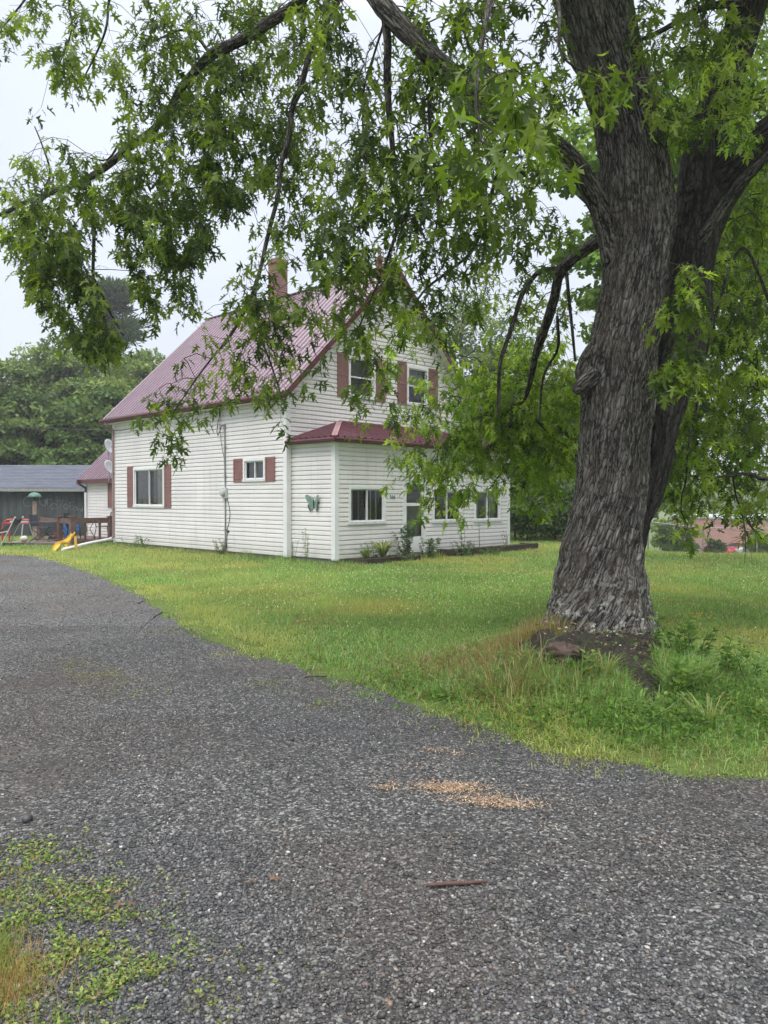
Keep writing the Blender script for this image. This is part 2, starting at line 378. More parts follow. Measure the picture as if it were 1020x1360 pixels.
# ------------------------------------------------------------------ scattering small shapes into one mesh
def frames(d, nrm):
    d = d / (np.linalg.norm(d, axis=1, keepdims=True) + 1e-9)
    x = np.cross(d, nrm); x /= (np.linalg.norm(x, axis=1, keepdims=True) + 1e-9)
    z = np.cross(x, d); return x, d, z          # local x, y (along), z (normal)
def scatter(bv, bf, pos, d, nrm, size, tint):
    """copies of a small shape (verts bv, tris bf; y along d, z along nrm) as arrays for np_mesh"""
    N, K = len(pos), bv.shape[-2]
    x, y, z = frames(np.asarray(d, float), np.asarray(nrm, float))
    s = np.broadcast_to(np.asarray(size, float), (N,))[:, None, None]
    b = bv[None, :, :] if bv.ndim == 2 else bv
    V = pos[:, None, :] + s * (b[..., 0:1] * x[:, None, :] + b[..., 1:2] * y[:, None, :] + b[..., 2:3] * z[:, None, :])
    Fa = bf[None] + (np.arange(N) * K)[:, None, None]
    return V.reshape(-1, 3), Fa.reshape(-1, bf.shape[1]), np.repeat(tint, K, axis=0)
def join(parts):
    Vs, Fs, Ts, o = [], [], [], 0
    for V, Fa, T in parts:
        Vs.append(V); Fs.append(Fa + o); Ts.append(T); o += len(V)
    return np.concatenate(Vs), np.concatenate(Fs), np.concatenate(Ts)
def unit(n):
    v = rng.normal(size=(n, 3)); return v / np.linalg.norm(v, axis=1, keepdims=True)
def tints(cols, n, jit=0.18, w=None):
    c = np.array(cols)[rng.choice(len(cols), n, p=w)]
    return np.clip(c * (1 + rng.normal(0, jit, (n, 1))) * (1 + rng.normal(0, jit * 0.3, (n, 3))), 0.003, 0.9)

def maple_leaf():
    half = [(0.42, 0.0), (0.10, 0.20), (0.55, 0.56), (0.09, 0.42), (0.17, 0.70)]
    v = [(0, 0, 0), (0, 0.27, 0), (0, 1, 0)] + half_pts(half, 1) + half_pts(half, -1)
    f = []
    for o, flip in ((3, False), (8, True)):
        L, S1, T, S2, B = range(o, o + 5)
        for t in ((0, L, S1), (0, S1, 1), (1, S1, T), (1, T, S2), (1, S2, B), (1, B, 2)):
            f.append(t[::-1] if flip else t)
    v = np.array(v, float); v[:, 2] = 0.30 * np.abs(v[:, 0]) - 0.22 * v[:, 1] ** 2
    return v, np.array(f)
def half_pts(h, s): return [(s * x, y, 0) for x, y in h]
LEAF_V, LEAF_F = maple_leaf()
DIA_V = np.array([(0, 0, 0), (0.28, 0.45, 0.06), (0, 1, -0.1), (-0.28, 0.45, 0.06)], float); DIA_F = np.array([(0, 1, 2), (0, 2, 3)])
CLUMP_V = np.array([(0, 0, 0), (0.34, 0.2, 0.08), (0.16, 0.42, 0), (0.42, 0.75, -0.05), (0.0, 1, -0.12), (-0.3, 0.8, 0.05), (-0.14, 0.5, 0), (-0.4, 0.28, -0.03)], float)
CLUMP_F = np.array([(0, 1, 2), (2, 3, 4), (4, 5, 6), (6, 7, 0), (0, 2, 6), (2, 4, 6)])

# ------------------------------------------------------------------ the ground
TX, TY = 2.13, 7.6                                   # foot of the big maple
def ground_z(x, y):
    x = np.asarray(x, float); y = np.asarray(y, float)
    z = 0.33 * np.exp(-((x - 1.95) / 1.15) ** 2 - ((y - 7.35) / 1.02) ** 2)
    away = sstep(0, 7, x - 0.2 * y)                  # the land falls away beyond the lawn on the right
    z = z - away * np.clip(y - 20.5, 0, 70) * 0.078 * sstep(19.5, 25, y)
    z = z + 0.035 * (fbm(x * 0.5, y * 0.5, 3, 3) - 0.5) * sstep(4, 9, y) * sstep(0, 3, -1.2 + 0.9 * x + y - 6)
    return z
def mound_h(x, y):
    """bare root mass in front of the trunk: lumps that merge"""
    out = np.zeros_like(np.asarray(x, float))
    for cx, cy, rx, ry, h in ((1.42, 6.92, 0.24, 0.20, 0.24), (1.74, 6.86, 0.26, 0.20, 0.19), (2.1, 6.8, 0.26, 0.26, 0.15), (2.4, 6.95, 0.18, 0.26, 0.13), (2.14, 6.5, 0.20, 0.24, 0.15), (2.12, 6.2, 0.13, 0.20, 0.14), (2.06, 5.96, 0.08, 0.14, 0.10), (2.15, 7.6, 0.6, 0.6, 0.08)):
        g = h * np.exp(-(((x - cx) / rx) ** 2 + ((y - cy) / ry) ** 2)); out = np.maximum(out, g) + 0.25 * np.minimum(out, g)
    return out
def make_ground():
    def axis(lo, hi, step, far):
        a = list(np.arange(lo, hi + 1e-6, step)); q, s = hi, step
        while q < far: s *= 1.22; q += s; a.append(q)
        q, s = lo, step; b = []
        while q > -far: s *= 1.22; q -= s; b.append(q)
        return np.array(b[::-1] + a)
    xs, ys = axis(-4, 9, 0.11, 1800), axis(3, 14, 0.11, 1800)
    X, Y = np.meshgrid(xs, ys); V = np.stack([X, Y, ground_z(X, Y)], -1).reshape(-1, 3)
    n, m = len(xs), len(ys); i = np.arange(n * m).reshape(m, n)
    Fa = np.stack([i[:-1, :-1], i[:-1, 1:], i[1:, 1:], i[1:, :-1]], -1).reshape(-1, 4)
    tag(link_mesh('ground', np_mesh('ground', V, Fa, smooth=True), M['ground']), kind='structure')
make_ground()

EDGE = np.array([(-16, 24.6), (-12.6, 22.5), (-10.73, 21.47), (-9.31, 20.65), (-8.09, 18.97), (-5.84, 15.69), (-3.82, 12.17), (-2.87, 10.25), (-2.03, 8.62),
                 (-1.38, 7.79), (-0.77, 7.11), (-0.25, 6.48), (0.12, 5.94), (0.48, 5.48), (0.75, 5.1), (1.07, 4.72), (1.37, 4.5),
                 (1.75, 4.34), (2.14, 4.26), (3.2, 4.12), (6, 3.95), (10, 3.9)], float)
DRIVE = np.concatenate([EDGE, [(10, -5), (-16, -5)]])
def inside(P, poly):
    x, y = P[:, 0], P[:, 1]; r = np.zeros(len(P), bool); q = np.roll(poly, -1, 0)
    for (x1, y1), (x2, y2) in zip(poly, q):
        if y1 == y2: continue
        c = ((y1 > y) != (y2 > y)) & (x < (x2 - x1) * (y - y1) / (y2 - y1) + x1); r ^= c
    return r
def edge_dist(P, line):
    best = np.full(len(P), 1e9)
    for a, b in zip(line[:-1], line[1:]):
        d = b - a; t = np.clip(((P - a) @ d) / (d @ d), 0, 1); best = np.minimum(best, np.linalg.norm(P - a - t[:, None] * d, axis=1))
    return best
def drive_sd(P):                                     # > 0 on the gravel, < 0 on the lawn
    return edge_dist(P, EDGE) * np.where(inside(P, DRIVE), 1, -1)

def make_driveway():
    pts = []
    for a, b in zip(EDGE[:-1], EDGE[1:]):
        n = max(2, int(np.linalg.norm(b - a) / 0.12)); t = np.linspace(0, 1, n, endpoint=False)[:, None]; pts.append(a + (b - a) * t)
    e = np.concatenate(pts + [EDGE[-1:]])
    nrm = np.stack([-(np.gradient(e[:, 1])), np.gradient(e[:, 0])], -1); nrm /= np.linalg.norm(nrm, axis=1, keepdims=True)
    e = e + nrm * ((fbm(e[:, 0] * 2.2, e[:, 1] * 2.2, 5) - 0.5) * 0.34)[:, None]
    # a strip sheet between the wavy edge and the near side, cut into rows so it stays one smooth sheet
    near = np.stack([np.linspace(-16, 10, len(e)), np.full(len(e), -5.0)], -1)
    rows = [e + (near - e) * t for t in np.linspace(0, 1, 30)]
    V = np.concatenate([np.column_stack([r, np.full(len(r), 0.012)]) for r in rows]); n = len(e)
    i = np.arange(len(V)).reshape(30, n); Fa = np.stack([i[:-1, :-1], i[1:, :-1], i[1:, 1:], i[:-1, 1:]], -1).reshape(-1, 4)
    tag(link_mesh('driveway', np_mesh('driveway', V, Fa), M['gravel']), kind='structure')
make_driveway()

def rocks(n_shapes, sub):
    out = []
    t = (1 + 5 ** 0.5) / 2
    iv = np.array([(-1, t, 0), (1, t, 0), (-1, -t, 0), (1, -t, 0), (0, -1, t), (0, 1, t), (0, -1, -t), (0, 1, -t), (t, 0, -1), (t, 0, 1), (-t, 0, -1), (-t, 0, 1)], float)
    iv /= np.linalg.norm(iv[0])
    fi = np.array([(0, 11, 5), (0, 5, 1), (0, 1, 7), (0, 7, 10), (0, 10, 11), (1, 5, 9), (5, 11, 4), (11, 10, 2), (10, 7, 6), (7, 1, 8), (3, 9, 4), (3, 4, 2), (3, 2, 6), (3, 6, 8), (3, 8, 9), (4, 9, 5), (2, 4, 11), (6, 2, 10), (8, 6, 7), (9, 8, 1)])
    ov = np.array([(1, 0, 0), (-1, 0, 0), (0, 1, 0), (0, -1, 0), (0, 0, 1), (0, 0, -1)], float)
    fo = np.array([(0, 2, 4), (2, 1, 4), (1, 3, 4), (3, 0, 4), (2, 0, 5), (1, 2, 5), (3, 1, 5), (0, 3, 5)])
    for k in range(n_shapes):
        v, f = (iv, fi) if sub else (ov, fo)
        w = v * (0.5 * (1 + rng.normal(0, 0.2, (len(v), 1)))) * np.array((1, rng.uniform(0.6, 0.95), rng.uniform(0.4, 0.7)))
        out.append((w, f))
    return out
STONE_COLS = [(0.022, 0.0222, 0.0235), (0.046, 0.0465, 0.049), (0.084, 0.0845, 0.088), (0.150, 0.150, 0.152), (0.38, 0.37, 0.35), (0.12, 0.09, 0.072)]
STONE_W = [0.21, 0.35, 0.30, 0.112, 0.008, 0.02]
def make_gravel():
    parts = []
    for (y0, y1, n, s0, s1, sub) in ((1.9, 3.6, 52000, 0.008, 0.024, True), (2.8, 5.6, 62000, 0.009, 0.021, True), (5.0, 9.5, 100000, 0.009, 0.019, False), (9.0, 22.0, 80000, 0.012, 0.028, False)):
        Y = np.sqrt(rng.uniform(y0 ** 2, y1 ** 2, n)); X = rng.uniform(-0.56, 0.56, n) * Y + rng.uniform(-0.5, 0.5, n)
        P = np.stack([X, Y], -1); sd = drive_sd(P)
        loose = fbm(X * 0.9, Y * 0.9, 21, 4); front = sstep(3.4, 2.2, Y) * (0.9 - 0.7 * sstep(-0.1, 0.9, X))
        track = np.exp(-((sd - 1.15 - 0.25 * fbm(X * 0.5, Y * 0.5, 71, 2)) / 0.32) ** 2) + np.exp(-((sd - 2.75 - 0.25 * fbm(X * 0.5, Y * 0.5, 72, 2)) / 0.34) ** 2)
        keep = rng.uniform(0, 1, n) < np.clip(0.62 + front + (loose - 0.45) * 2.0 - 0.35 * track, 0.30, 1)
        keep &= sd > (-0.22 + 0.5 * (fbm(X * 3, Y * 3, 8) - 0.3)) * rng.uniform(0, 1, n)
        P, Y = P[keep], Y[keep]; n = len(P)
        s = s0 * (s1 / s0) ** (rng.uniform(0, 1, n) ** 1.9)
        big = rng.uniform(0, 1, n) < 0.008; s[big] *= 1.6
        pos = np.column_stack([P, np.maximum(ground_z(P[:, 0], P[:, 1]), 0.012) + s * 0.12])
        up = np.array((0, 0, 1.0)) + rng.normal(0, 0.35, (n, 3)); d = np.column_stack([rng.normal(size=(n, 2)), rng.normal(0, 0.2, n)])
        T = tints(STONE_COLS, n, 0.1, STONE_W) * (1 + rng.normal(0, 0.16, (n, 1)))
        rd = fbm(P[:, 0] * 0.55, P[:, 1] * 0.55, 44, 3)[:, None]
        T = np.clip(T, 0.004, 0.9) * (1 + sstep(0.52, 0.72, rd) * np.array((0.07, -0.03, -0.09))) * 1.16 * (1 - 0.16 * track[keep])[:, None]
        g = rng.integers(0, 6, n)
        for k, (bv, bf) in enumerate(rocks(6, sub)):
            q = g == k; parts.append(scatter(bv, bf, pos[q], d[q], up[q], s[q], T[q]))
    V, Fa, T = join(parts)
    tag(link_mesh('gravel', np_mesh('gravel', V, Fa, T), M['stone']), 'loose dark grey crushed stone covering the driveway', 'gravel', kind='stuff')
make_gravel()

# ------------------------------------------------------------------ lawn
HA = np.array((-2.474, 19.6)); HU = np.array((0.6997, 0.7145)); HV = np.array((-0.7145, 0.6997))   # house corner and wall directions
def house_uv(P): d = P - HA; return d @ HU, d @ HV
def on_house(P, pad=0.0):
    u, v = house_uv(P)
    return ((u > -pad) & (u < 7.6 + pad) & (v > -pad) & (v < 9.36 + pad)) | ((u > 0.17 - pad) & (u < 7.33 + pad) & (v > -1.643 - pad) & (v < 0.5)) | ((u > 0.6) & (v > 9) & (v < 14))
def blades(P, h, w, tint, lean=0.5, curved=False):
    n = len(P); z = ground_z(P[:, 0], P[:, 1]); a = rng.uniform(0, 2 * PI, n); b = rng.uniform(0, 2 * PI, n)
    side = np.stack([np.cos(a), np.sin(a), 0 * a], -1) * (w / 2)[:, None]; l = np.abs(rng.normal(0, lean, n))
    tip = np.stack([np.cos(b) * l, np.sin(b) * l, 1 / np.sqrt(1 + l * l)], -1) * h[:, None]
    base = np.column_stack([P, z - 0.004])
    if not curved:
        V = np.stack([base - side, base + side, base + tip], 1).reshape(-1, 3)
        return V, np.arange(n * 3).reshape(-1, 3), np.repeat(tint, 3, 0)
    mid = base + tip * 0.55 + np.array((0, 0, 1.0)) * (h * 0.12)[:, None]
    V = np.stack([base - side, base + side, mid - side * 0.75, mid + side * 0.75, base + tip * np.array((1.25, 1.25, 0.85))], 1).reshape(-1, 3)
    f = np.array([(0, 1, 3), (0, 3, 2), (2, 3, 4)])[None] + (np.arange(n) * 5)[:, None, None]
    return V, f.reshape(-1, 3), np.repeat(tint, 5, 0)
G_GREEN = [(0.14, 0.28, 0.06), (0.18, 0.34, 0.085), (0.25, 0.40, 0.12), (0.36, 0.45, 0.22)]
G_DRY = [(0.30, 0.24, 0.10), (0.24, 0.17, 0.08), (0.34, 0.28, 0.14)]
def lawn_tint(P):
    n = len(P); T = tints(G_GREEN, n, 0.2)
    lf = fbm(P[:, 0] * 0.45, P[:, 1] * 0.45, 31, 3); sd = drive_sd(P)
    T *= (0.72 + 0.56 * fbm(P[:, 0] * 0.9 + 7, P[:, 1] * 0.6, 36, 4))[:, None]
    yel = np.clip((lf - 0.52) * 3.0 + sstep(-1.2, 0, sd) * 0.5 + 0.17 + 0.25 * sstep(12, 17, P[:, 1]) * sstep(0.5, 0.6, fbm(P[:, 0] * 0.7, P[:, 1] * 0.5, 38, 3)), 0, 0.85)[:, None]
    T = T * (1 - yel) + yel * tints([(0.40, 0.45, 0.11), (0.47, 0.46, 0.2)], n, 0.2)
    dry = np.exp(-((P[:, 0] - 1.0) / 0.75) ** 2 - ((P[:, 1] - 7.0) / 0.8) ** 2) * 0.75 + 0.07 + 0.25 * sstep(0.6, 0.75, fbm(P[:, 0] * 1.1, P[:, 1] * 1.1, 77, 3))
    q = rng.uniform(0, 1, n) < dry; T[q] = tints(G_DRY, q.sum(), 0.2)
    return T
def make_grass():
    parts = []
    for (y0, y1, n, curved) in ((3.6, 6.5, 60000, True), (6.0, 10.0, 110000, True), (9.5, 16, 150000, False), (15, 34, 190000, False)):
        Y = y0 * (y1 / y0) ** rng.uniform(0, 1, n); X = rng.uniform(-0.56, 0.57, n) * Y + rng.uniform(-0.8, 0.8, n); P = np.stack([X, Y], -1)
        sd = drive_sd(P); rim = fbm(X * 1.7, Y * 1.7, 12, 4); fine = fbm(X * 7, Y * 7, 13, 3)
        prob = np.where(sd < -0.35, 1.0, np.clip(0.55 - (sd + 0.1) * 2.6 + (rim - 0.5) * 2.6, 0, 1) * np.clip((fine - 0.28) * 2.6, 0, 1))
        prob = np.where((sd > 0.6), 0, prob)
        keep = (rng.uniform(0, 1, n) < prob) & ~on_house(P)
        # bare dark root soil at the foot of the maple
        bare = (mound_h(X, Y) > 0.035 + 0.05 * fbm(X * 8, Y * 8, 19, 3)) | (np.hypot(X - TX, Y - TY) < 0.5)
        keep &= ~bare
        P, Y, sd = P[keep], Y[keep], sd[keep]; n = len(P)
        tall = np.exp(-((P[:, 0] - 1.7) / 1.5) ** 2 - ((P[:, 1] - 6.2) / 0.75) ** 2) + 0.5 * np.exp(-((P[:, 0] - 3.0) / 0.6) ** 2 - ((P[:, 1] - 6.4) / 0.9) ** 2)
        u, v = house_uv(P); wall = ((np.abs(u) < 0.25) & (v > -0.2) & (v < 9.4)) | ((np.abs(v + 1.7) < 0.25) & (u > 0) & (u < 7.6))
        h = 0.045 + 0.03 * fbm(P[:, 0] * 0.8, P[:, 1] * 0.8, 50, 3) + 0.10 * np.clip(tall, 0, 1) + 0.08 * wall
        h *= rng.uniform(0.55, 1.45, n) * np.where(sd > -0.3, 0.75, 1) * (0.75 + 0.7 * sstep(0.45, 0.75, fbm(P[:, 0] * 1.6, P[:, 1] * 1.6, 39, 3)))
        rag = (rng.uniform(0, 1, n) < 0.05 * sstep(-1.6, -0.3, sd)); h[rag] *= 2.2; h += 0.006 * np.clip(Y - 10, 0, 10) * 0.4
        w = (0.0035 + 0.0007 * Y) * rng.uniform(0.6, 1.3, n)
        parts.append(blades(P, h, w, lawn_tint(P), 0.85, curved))
    V, Fa, T = join(parts)
    tag(link_mesh('grass', np_mesh('grass', V, Fa, T), M['grass']), 'mown green lawn with yellowish and dry patches', 'grass', kind='stuff')
make_grass()

def weed_field(name, label, centres, rad, n, size, cols, hz):
    """low broad leaved weeds growing over an area"""
    C = np.array(centres); i = rng.integers(0, len(C), n); P = C[i] + rng.normal(0, 1, (n, 2)) * np.array(rad)[i][:, None] if hasattr(rad, '__len__') else C[i] + rng.normal(0, rad, (n, 2))
    k = vnoise(P[:, 0] * 9, P[:, 1] * 9, 91) + 0.5 * vnoise(P[:, 0] * 25, P[:, 1] * 25, 92) > rng.uniform(0.5, 1.0, n)
    P = P[k]; n = len(P); pos = np.column_stack([P, np.maximum(ground_z(P[:, 0], P[:, 1]), 0.012) + hz * rng.uniform(0.05, 1, n) ** 1.5])
    d = np.column_stack([rng.normal(size=(n, 2)), rng.normal(0.35, 0.35, n)]); nr = np.array((0, 0, 1.0)) + rng.normal(0, 0.35, (n, 3))
    V, Fa, T = scatter(DIA_V, DIA_F, pos, d, nr, size * rng.uniform(0.6, 1.5, n), tints(cols, n, 0.22))
    return tag(link_mesh(name, np_mesh(name, V, Fa, T), M['grass']), label, 'weeds', kind='stuff')
BRIGHT = [(0.16, 0.26, 0.05), (0.23, 0.33, 0.07), (0.31, 0.38, 0.11), (0.12, 0.19, 0.04), (0.30, 0.26, 0.12)]
weed_field('weeds', 'sparse bright green weeds growing through the gravel at the front corner',
           [(-1.52, 3.05), (-1.35, 2.85), (-1.2, 2.6), (-1.0, 2.75), (-0.85, 2.55), (-1.55, 3.35), (-1.15, 2.95), (-0.95, 2.35), (-1.65, 2.8), (-1.3, 2.4)],
           0.115, 13500, 0.0155, BRIGHT, 0.024)
weed_field('weeds', 'leafy green weeds at the foot of the maple and along the gravel rim',
           [(2.75, 6.2), (2.5, 5.7), (2.2, 5.4), (1.9, 5.6), (1.3, 5.5), (0.9, 5.7), (0.5, 6.1), (1.6, 5.3), (2.9, 5.8), (3.0, 6.6), (2.4, 5.2), (1.1, 5.25), (2.85, 5.4), (0.2, 6.5), (1.75, 5.1)],
           0.27, 13000, 0.032, [(0.07, 0.15, 0.025), (0.10, 0.21, 0.03), (0.15, 0.26, 0.04)], 0.13)
def make_moss():
    C = [(-3.0, 7.4), (-2.75, 7.05), (-2.5, 6.8), (-2.3, 6.6), (-2.05, 6.2), (-1.0, 6.5), (-0.5, 5.9), (-2.6, 9.0), (-0.75, 2.4), (-0.6, 2.5)]
    weed_field('moss', 'thin yellow green moss tufts in the middle of the gravel drive', C, 0.13, 3000, 0.016, [(0.2, 0.22, 0.06), (0.25, 0.27, 0.08)], 0.008)
make_moss()
def front_grass():
    n = 5200; P = np.array([(-1.42, 2.62), (-1.25, 2.45), (-1.5, 2.5)])[rng.integers(0, 3, n)] + rng.normal(0, 0.085, (n, 2))
    dry = P[:, 0] > -1.27 + rng.normal(0, 0.06, n)
    T = tints([(0.17, 0.26, 0.05), (0.25, 0.30, 0.08)], n, 0.2); T[dry] = tints([(0.40, 0.26, 0.11), (0.33, 0.28, 0.12)], dry.sum(), 0.2)
    P2 = np.column_stack([rng.uniform(-1.9, -0.7, 2600), rng.uniform(2.1, 3.3, 2600)]); P2 = P2[(P2[:, 0] < -0.75 - (P2[:, 1] - 2.3) * 0.62) & (fbm(P2[:, 0] * 5, P2[:, 1] * 5, 4) > 0.5)]
    P = np.concatenate([P, P2]); T = np.concatenate([T, tints([(0.2, 0.27, 0.06), (0.33, 0.28, 0.11)], len(P2), 0.2)]); n = len(P)
    V, Fa, T = blades(P, rng.uniform(0.025, 0.075, n), rng.uniform(0.0018, 0.0032, n), T, 0.6, True)
    V[:, 2] += 0.014
    tag(link_mesh('grass', np_mesh('grass', V, Fa, T), M['grass']), 'tuft of green and straw coloured grass in the front gravel corner', 'grass', kind='stuff')
front_grass()
def make_clover():
    parts = []
    for (x0, y0, sx, sy, n) in ((2.6, 13.5, 1.6, 1.6, 420), (0.5, 15.5, 2.5, 1.2, 300), (-1.5, 12.5, 2.0, 1.5, 260), (7.0, 14.5, 1.8, 1.5, 260), (6.5, 19, 2.5, 1.5, 240), (1.5, 10.5, 2, 1, 110)):
        P = np.column_stack([rng.normal(x0, sx, n), rng.normal(y0, sy, n)]); P = P[(drive_sd(P) < -0.8) & ~on_house(P, 0.3)]; n = len(P)
        pos = np.column_stack([P, ground_z(P[:, 0], P[:, 1]) + rng.uniform(0.05, 0.10, n)]); bv, bf = rocks(1, False)[0]
        parts.append(scatter(bv, bf, pos, unit(n), unit(n), rng.uniform(0.018, 0.032, n), tints([(0.72, 0.70, 0.62), (0.6, 0.58, 0.45)], n, 0.08)))
    n = 26; P = np.column_stack([rng.normal(4.05, 0.09, n), rng.normal(9.9, 0.1, n)]); bv, bf = rocks(1, False)[0]
    V, Fa, T = join(parts)
    tag(link_mesh('clover_flowers', np_mesh('clover', V, Fa, T), M['grass']), 'scattered white clover flowers in the lawn', 'flowers', kind='stuff')
    pos = np.column_stack([P, ground_z(P[:, 0], P[:, 1]) + rng.uniform(0.06, 0.13, n)])
    V, Fa, T = scatter(bv, bf, pos, unit(n), unit(n), rng.uniform(0.018, 0.03, n), tints([(0.75, 0.5, 0.02)], n, 0.1))
    r = tag(empty('wildflower', (4.05, 9.9, 0)), 'small clump of yellow wildflowers in the lawn beyond the maple', 'flower')
    link_mesh('blossom', np_mesh('yellow', V, Fa, T), M['grass'], r)
    st = blades(np.repeat(P, 2, 0) + rng.normal(0, 0.03, (2 * n, 2)), np.full(2 * n, 0.12), np.full(2 * n, 0.006), tints(G_GREEN, 2 * n), 0.3, False)
    link_mesh('stem', np_mesh('stem', *st), M['grass'], r)
make_clover()
# ------------------------------------------------------------------ the house
def hp(u, v, z): p = HA + u * HU + v * HV; return np.array((p[0], p[1], z))
HU3, HV3, UP = np.array((*HU, 0)), np.array((*HV, 0)), np.array((0, 0, 1.0))
def wallP(u=None, v=None, n=None):
    """a wall plane: P(s, z, out) runs along the other direction; n is the outward side"""
    if v is not None: return lambda s, z, o=0.0: hp(s, v, z) + HV3 * (n * o)
    return lambda s, z, o=0.0: hp(u, s, z) + HU3 * (n * o)
COURSE, LAP, COVE = 0.1143, 0.032, 0.62
def board(t): return LAP - 0.005 * t / COVE if t <= COVE + 1e-3 else (LAP - 0.005) * max(0.0, 1 - (t - COVE) / (1 - COVE) * 1.25)     # face, then a cove under the next board
def siding(mb, P, span, z0, z1, holes=(), zref=0.0):
    """lapped boards; span(z) gives the ends at a height, holes are (s0, s1, z0, z1)"""
    zs = {z0, z1}; k = math.ceil((z0 - zref) / COURSE)
    k -= 1
    while zref + k * COURSE < z1:
        for t in (0, COVE):
            if z0 < zref + (k + t) * COURSE < z1: zs.add(round(zref + (k + t) * COURSE, 5))
        k += 1
    for h in holes:
        for z in h[2:]:
            if z0 < z < z1: zs.add(z)
    zs = sorted(zs); zs = [zs[0]] + [b for a, b in zip(zs, zs[1:]) if b - a > 1e-4]
    for za, zb in zip(zs, zs[1:]):
        c0 = zref + math.floor((za - zref) / COURSE + 1e-3) * COURSE
        ta, tb = (za - c0) / COURSE, (zb - c0) / COURSE; oa = board(ta) if abs(ta - COVE) > 0.01 else LAP - 0.005; ob = board(tb)
        a0, a1 = span(za); b0, b1 = span(zb); zm = (za + zb) / 2
        cuts = sorted((h[0], h[1]) for h in holes if h[2] < zm < h[3]); segs = []; s = None
        left = (a0, b0)
        for c, d in cuts: segs.append((left, (c, c))); left = (d, d)
        segs.append((left, (a1, b1)))
        for (l0, l1), (r0, r1) in segs:
            if r0 - l0 < 1e-3 and r1 - l1 < 1e-3: continue
            mb.poly([P(l0, za, oa), P(r0, za, oa), P(r1, zb, ob), P(l1, zb, ob)])
            if abs(za - c0) < 1e-3: mb.poly([P(l0, za, 0), P(r0, za, 0), P(r0, za, oa), P(l0, za, oa)])
def wbox(mb, P, s0, s1, z0, z1, o0, o1):
    p = P(s0, z0, o0); return mb.box(p, P(s1, z0, o0) - p, P(s0, z1, o0) - p, P(s0, z0, o1) - p)

house = tag(empty('house', hp(0, 0, 0)), 'white sided farmhouse with steep maroon metal roof and glazed front porch', 'house')
W, D, EAVE, PITCH_T = 7.6, 9.36, 4.42, math.tan(math.radians(44.6))
APEX = EAVE + W / 2 * PITCH_T
BIG, SMALL = (6.02, 7.94, 1.30, 2.55), (0.87, 1.83, 2.04, 2.64)
G1, G2 = (2.13, 3.14, 4.36, 5.50), (4.48, 5.40, 4.36, 5.50)
PL, PF, PR, PTOP = 0.17, -1.643, 7.33, 2.98
PW = [(0.60, 1.88, 0.95, 1.88), (3.74, 5.00, 0.91, 1.84), (5.60, 6.88, 0.90, 1.83)]
DOOR = (2.53, 3.47, 0.12, 2.12)
full = lambda a, b: (lambda z: (a, b))
mb = MB()
siding(mb, wallP(u=0, n=-1), full(0, D), 0.10, EAVE + 0.02, [BIG, SMALL])
gab = lambda z: (max(0, (z - EAVE) / PITCH_T), W - max(0, (z - EAVE) / PITCH_T))
siding(mb, wallP(v=0, n=-1), gab, 0.10, APEX - 0.02, [G1, G2, (2.7, 3.6, 0.1, 2.1)])
siding(mb, wallP(u=W, n=1), full(0, D), 0.10, EAVE, [])
siding(mb, wallP(v=D, n=1), gab, 0.10, APEX - 0.02, [])
mb.build('wall', M['siding'], house)
mb = MB(); p0 = hp(0.02, 0.02, -0.2); mb.box(p0, HU3 * (W - 0.04), HV3 * (D - 0.04), UP * 0.298); mb.build('foundation', M['concrete'], house)
mb = MB()                                            # upper floor, so the rooms are closed boxes
mb.box(hp(0.03, 0.03, 2.75), HU3 * (W - 0.06), HV3 * (D - 0.06), UP * 0.2)
mb.box(hp(0.03, 4.2, 0.11), HU3 * (W - 0.06), HV3 * 0.12, UP * 2.6)
mb.build('floor', M['darkinside'], house)
for (u, v, su, sv, z1) in ((0, 0, 0, 0, EAVE), (0, D, 0, 1, EAVE), (W, 0, 1, 0, EAVE), (W, D, 1, 1, EAVE)):
    mb = MB(); t = 0.036; w = 0.11
    # an L of two boards wrapped round the corner
    o = hp(u, v, 0.08); du = HU3 * (1 if su == 0 else -1); dv = HV3 * (1 if sv == 0 else -1)
    mb.box(o - du * t - dv * t, du * (w + t), dv * t, UP * (z1 - 0.08)); mb.box(o - du * t, du * t, dv * w, UP * (z1 - 0.08))
    mb.build('corner_trim', M['white'], house)

RIB = 0.2286
def rib_profile(L):
    pts = [(0, 0)]; k = RIB * 0.5
    while k < L - 0.04:
        pts += [(k - 0.036, 0), (k - 0.022, 0.032), (k + 0.022, 0.032), (k + 0.036, 0)]; k += RIB
    return pts + [(L, 0)]
def ribbed(mb, o, along, slope, L, tmax):
    """ribbed sheet: o = eave corner, along = unit along the eave, slope = vector per metre up the slope, tmax(a) = (bottom, top) run"""
    o, along, slope = (np.array(q, float) for q in (o, along, slope)); n = np.cross(along, slope); n /= np.linalg.norm(n)
    if n[2] < 0: n = -n
    prof = rib_profile(L)
    for (a, h), (b, g) in zip(prof, prof[1:]):
        (a0, a1), (b0, b1) = tmax(a), tmax(b)
        mb.poly([o + along * a + slope * a0 + n * h, o + along * b + slope * b0 + n * g, o + along * b + slope * b1 + n * g, o + along * a + slope * a1 + n * h])
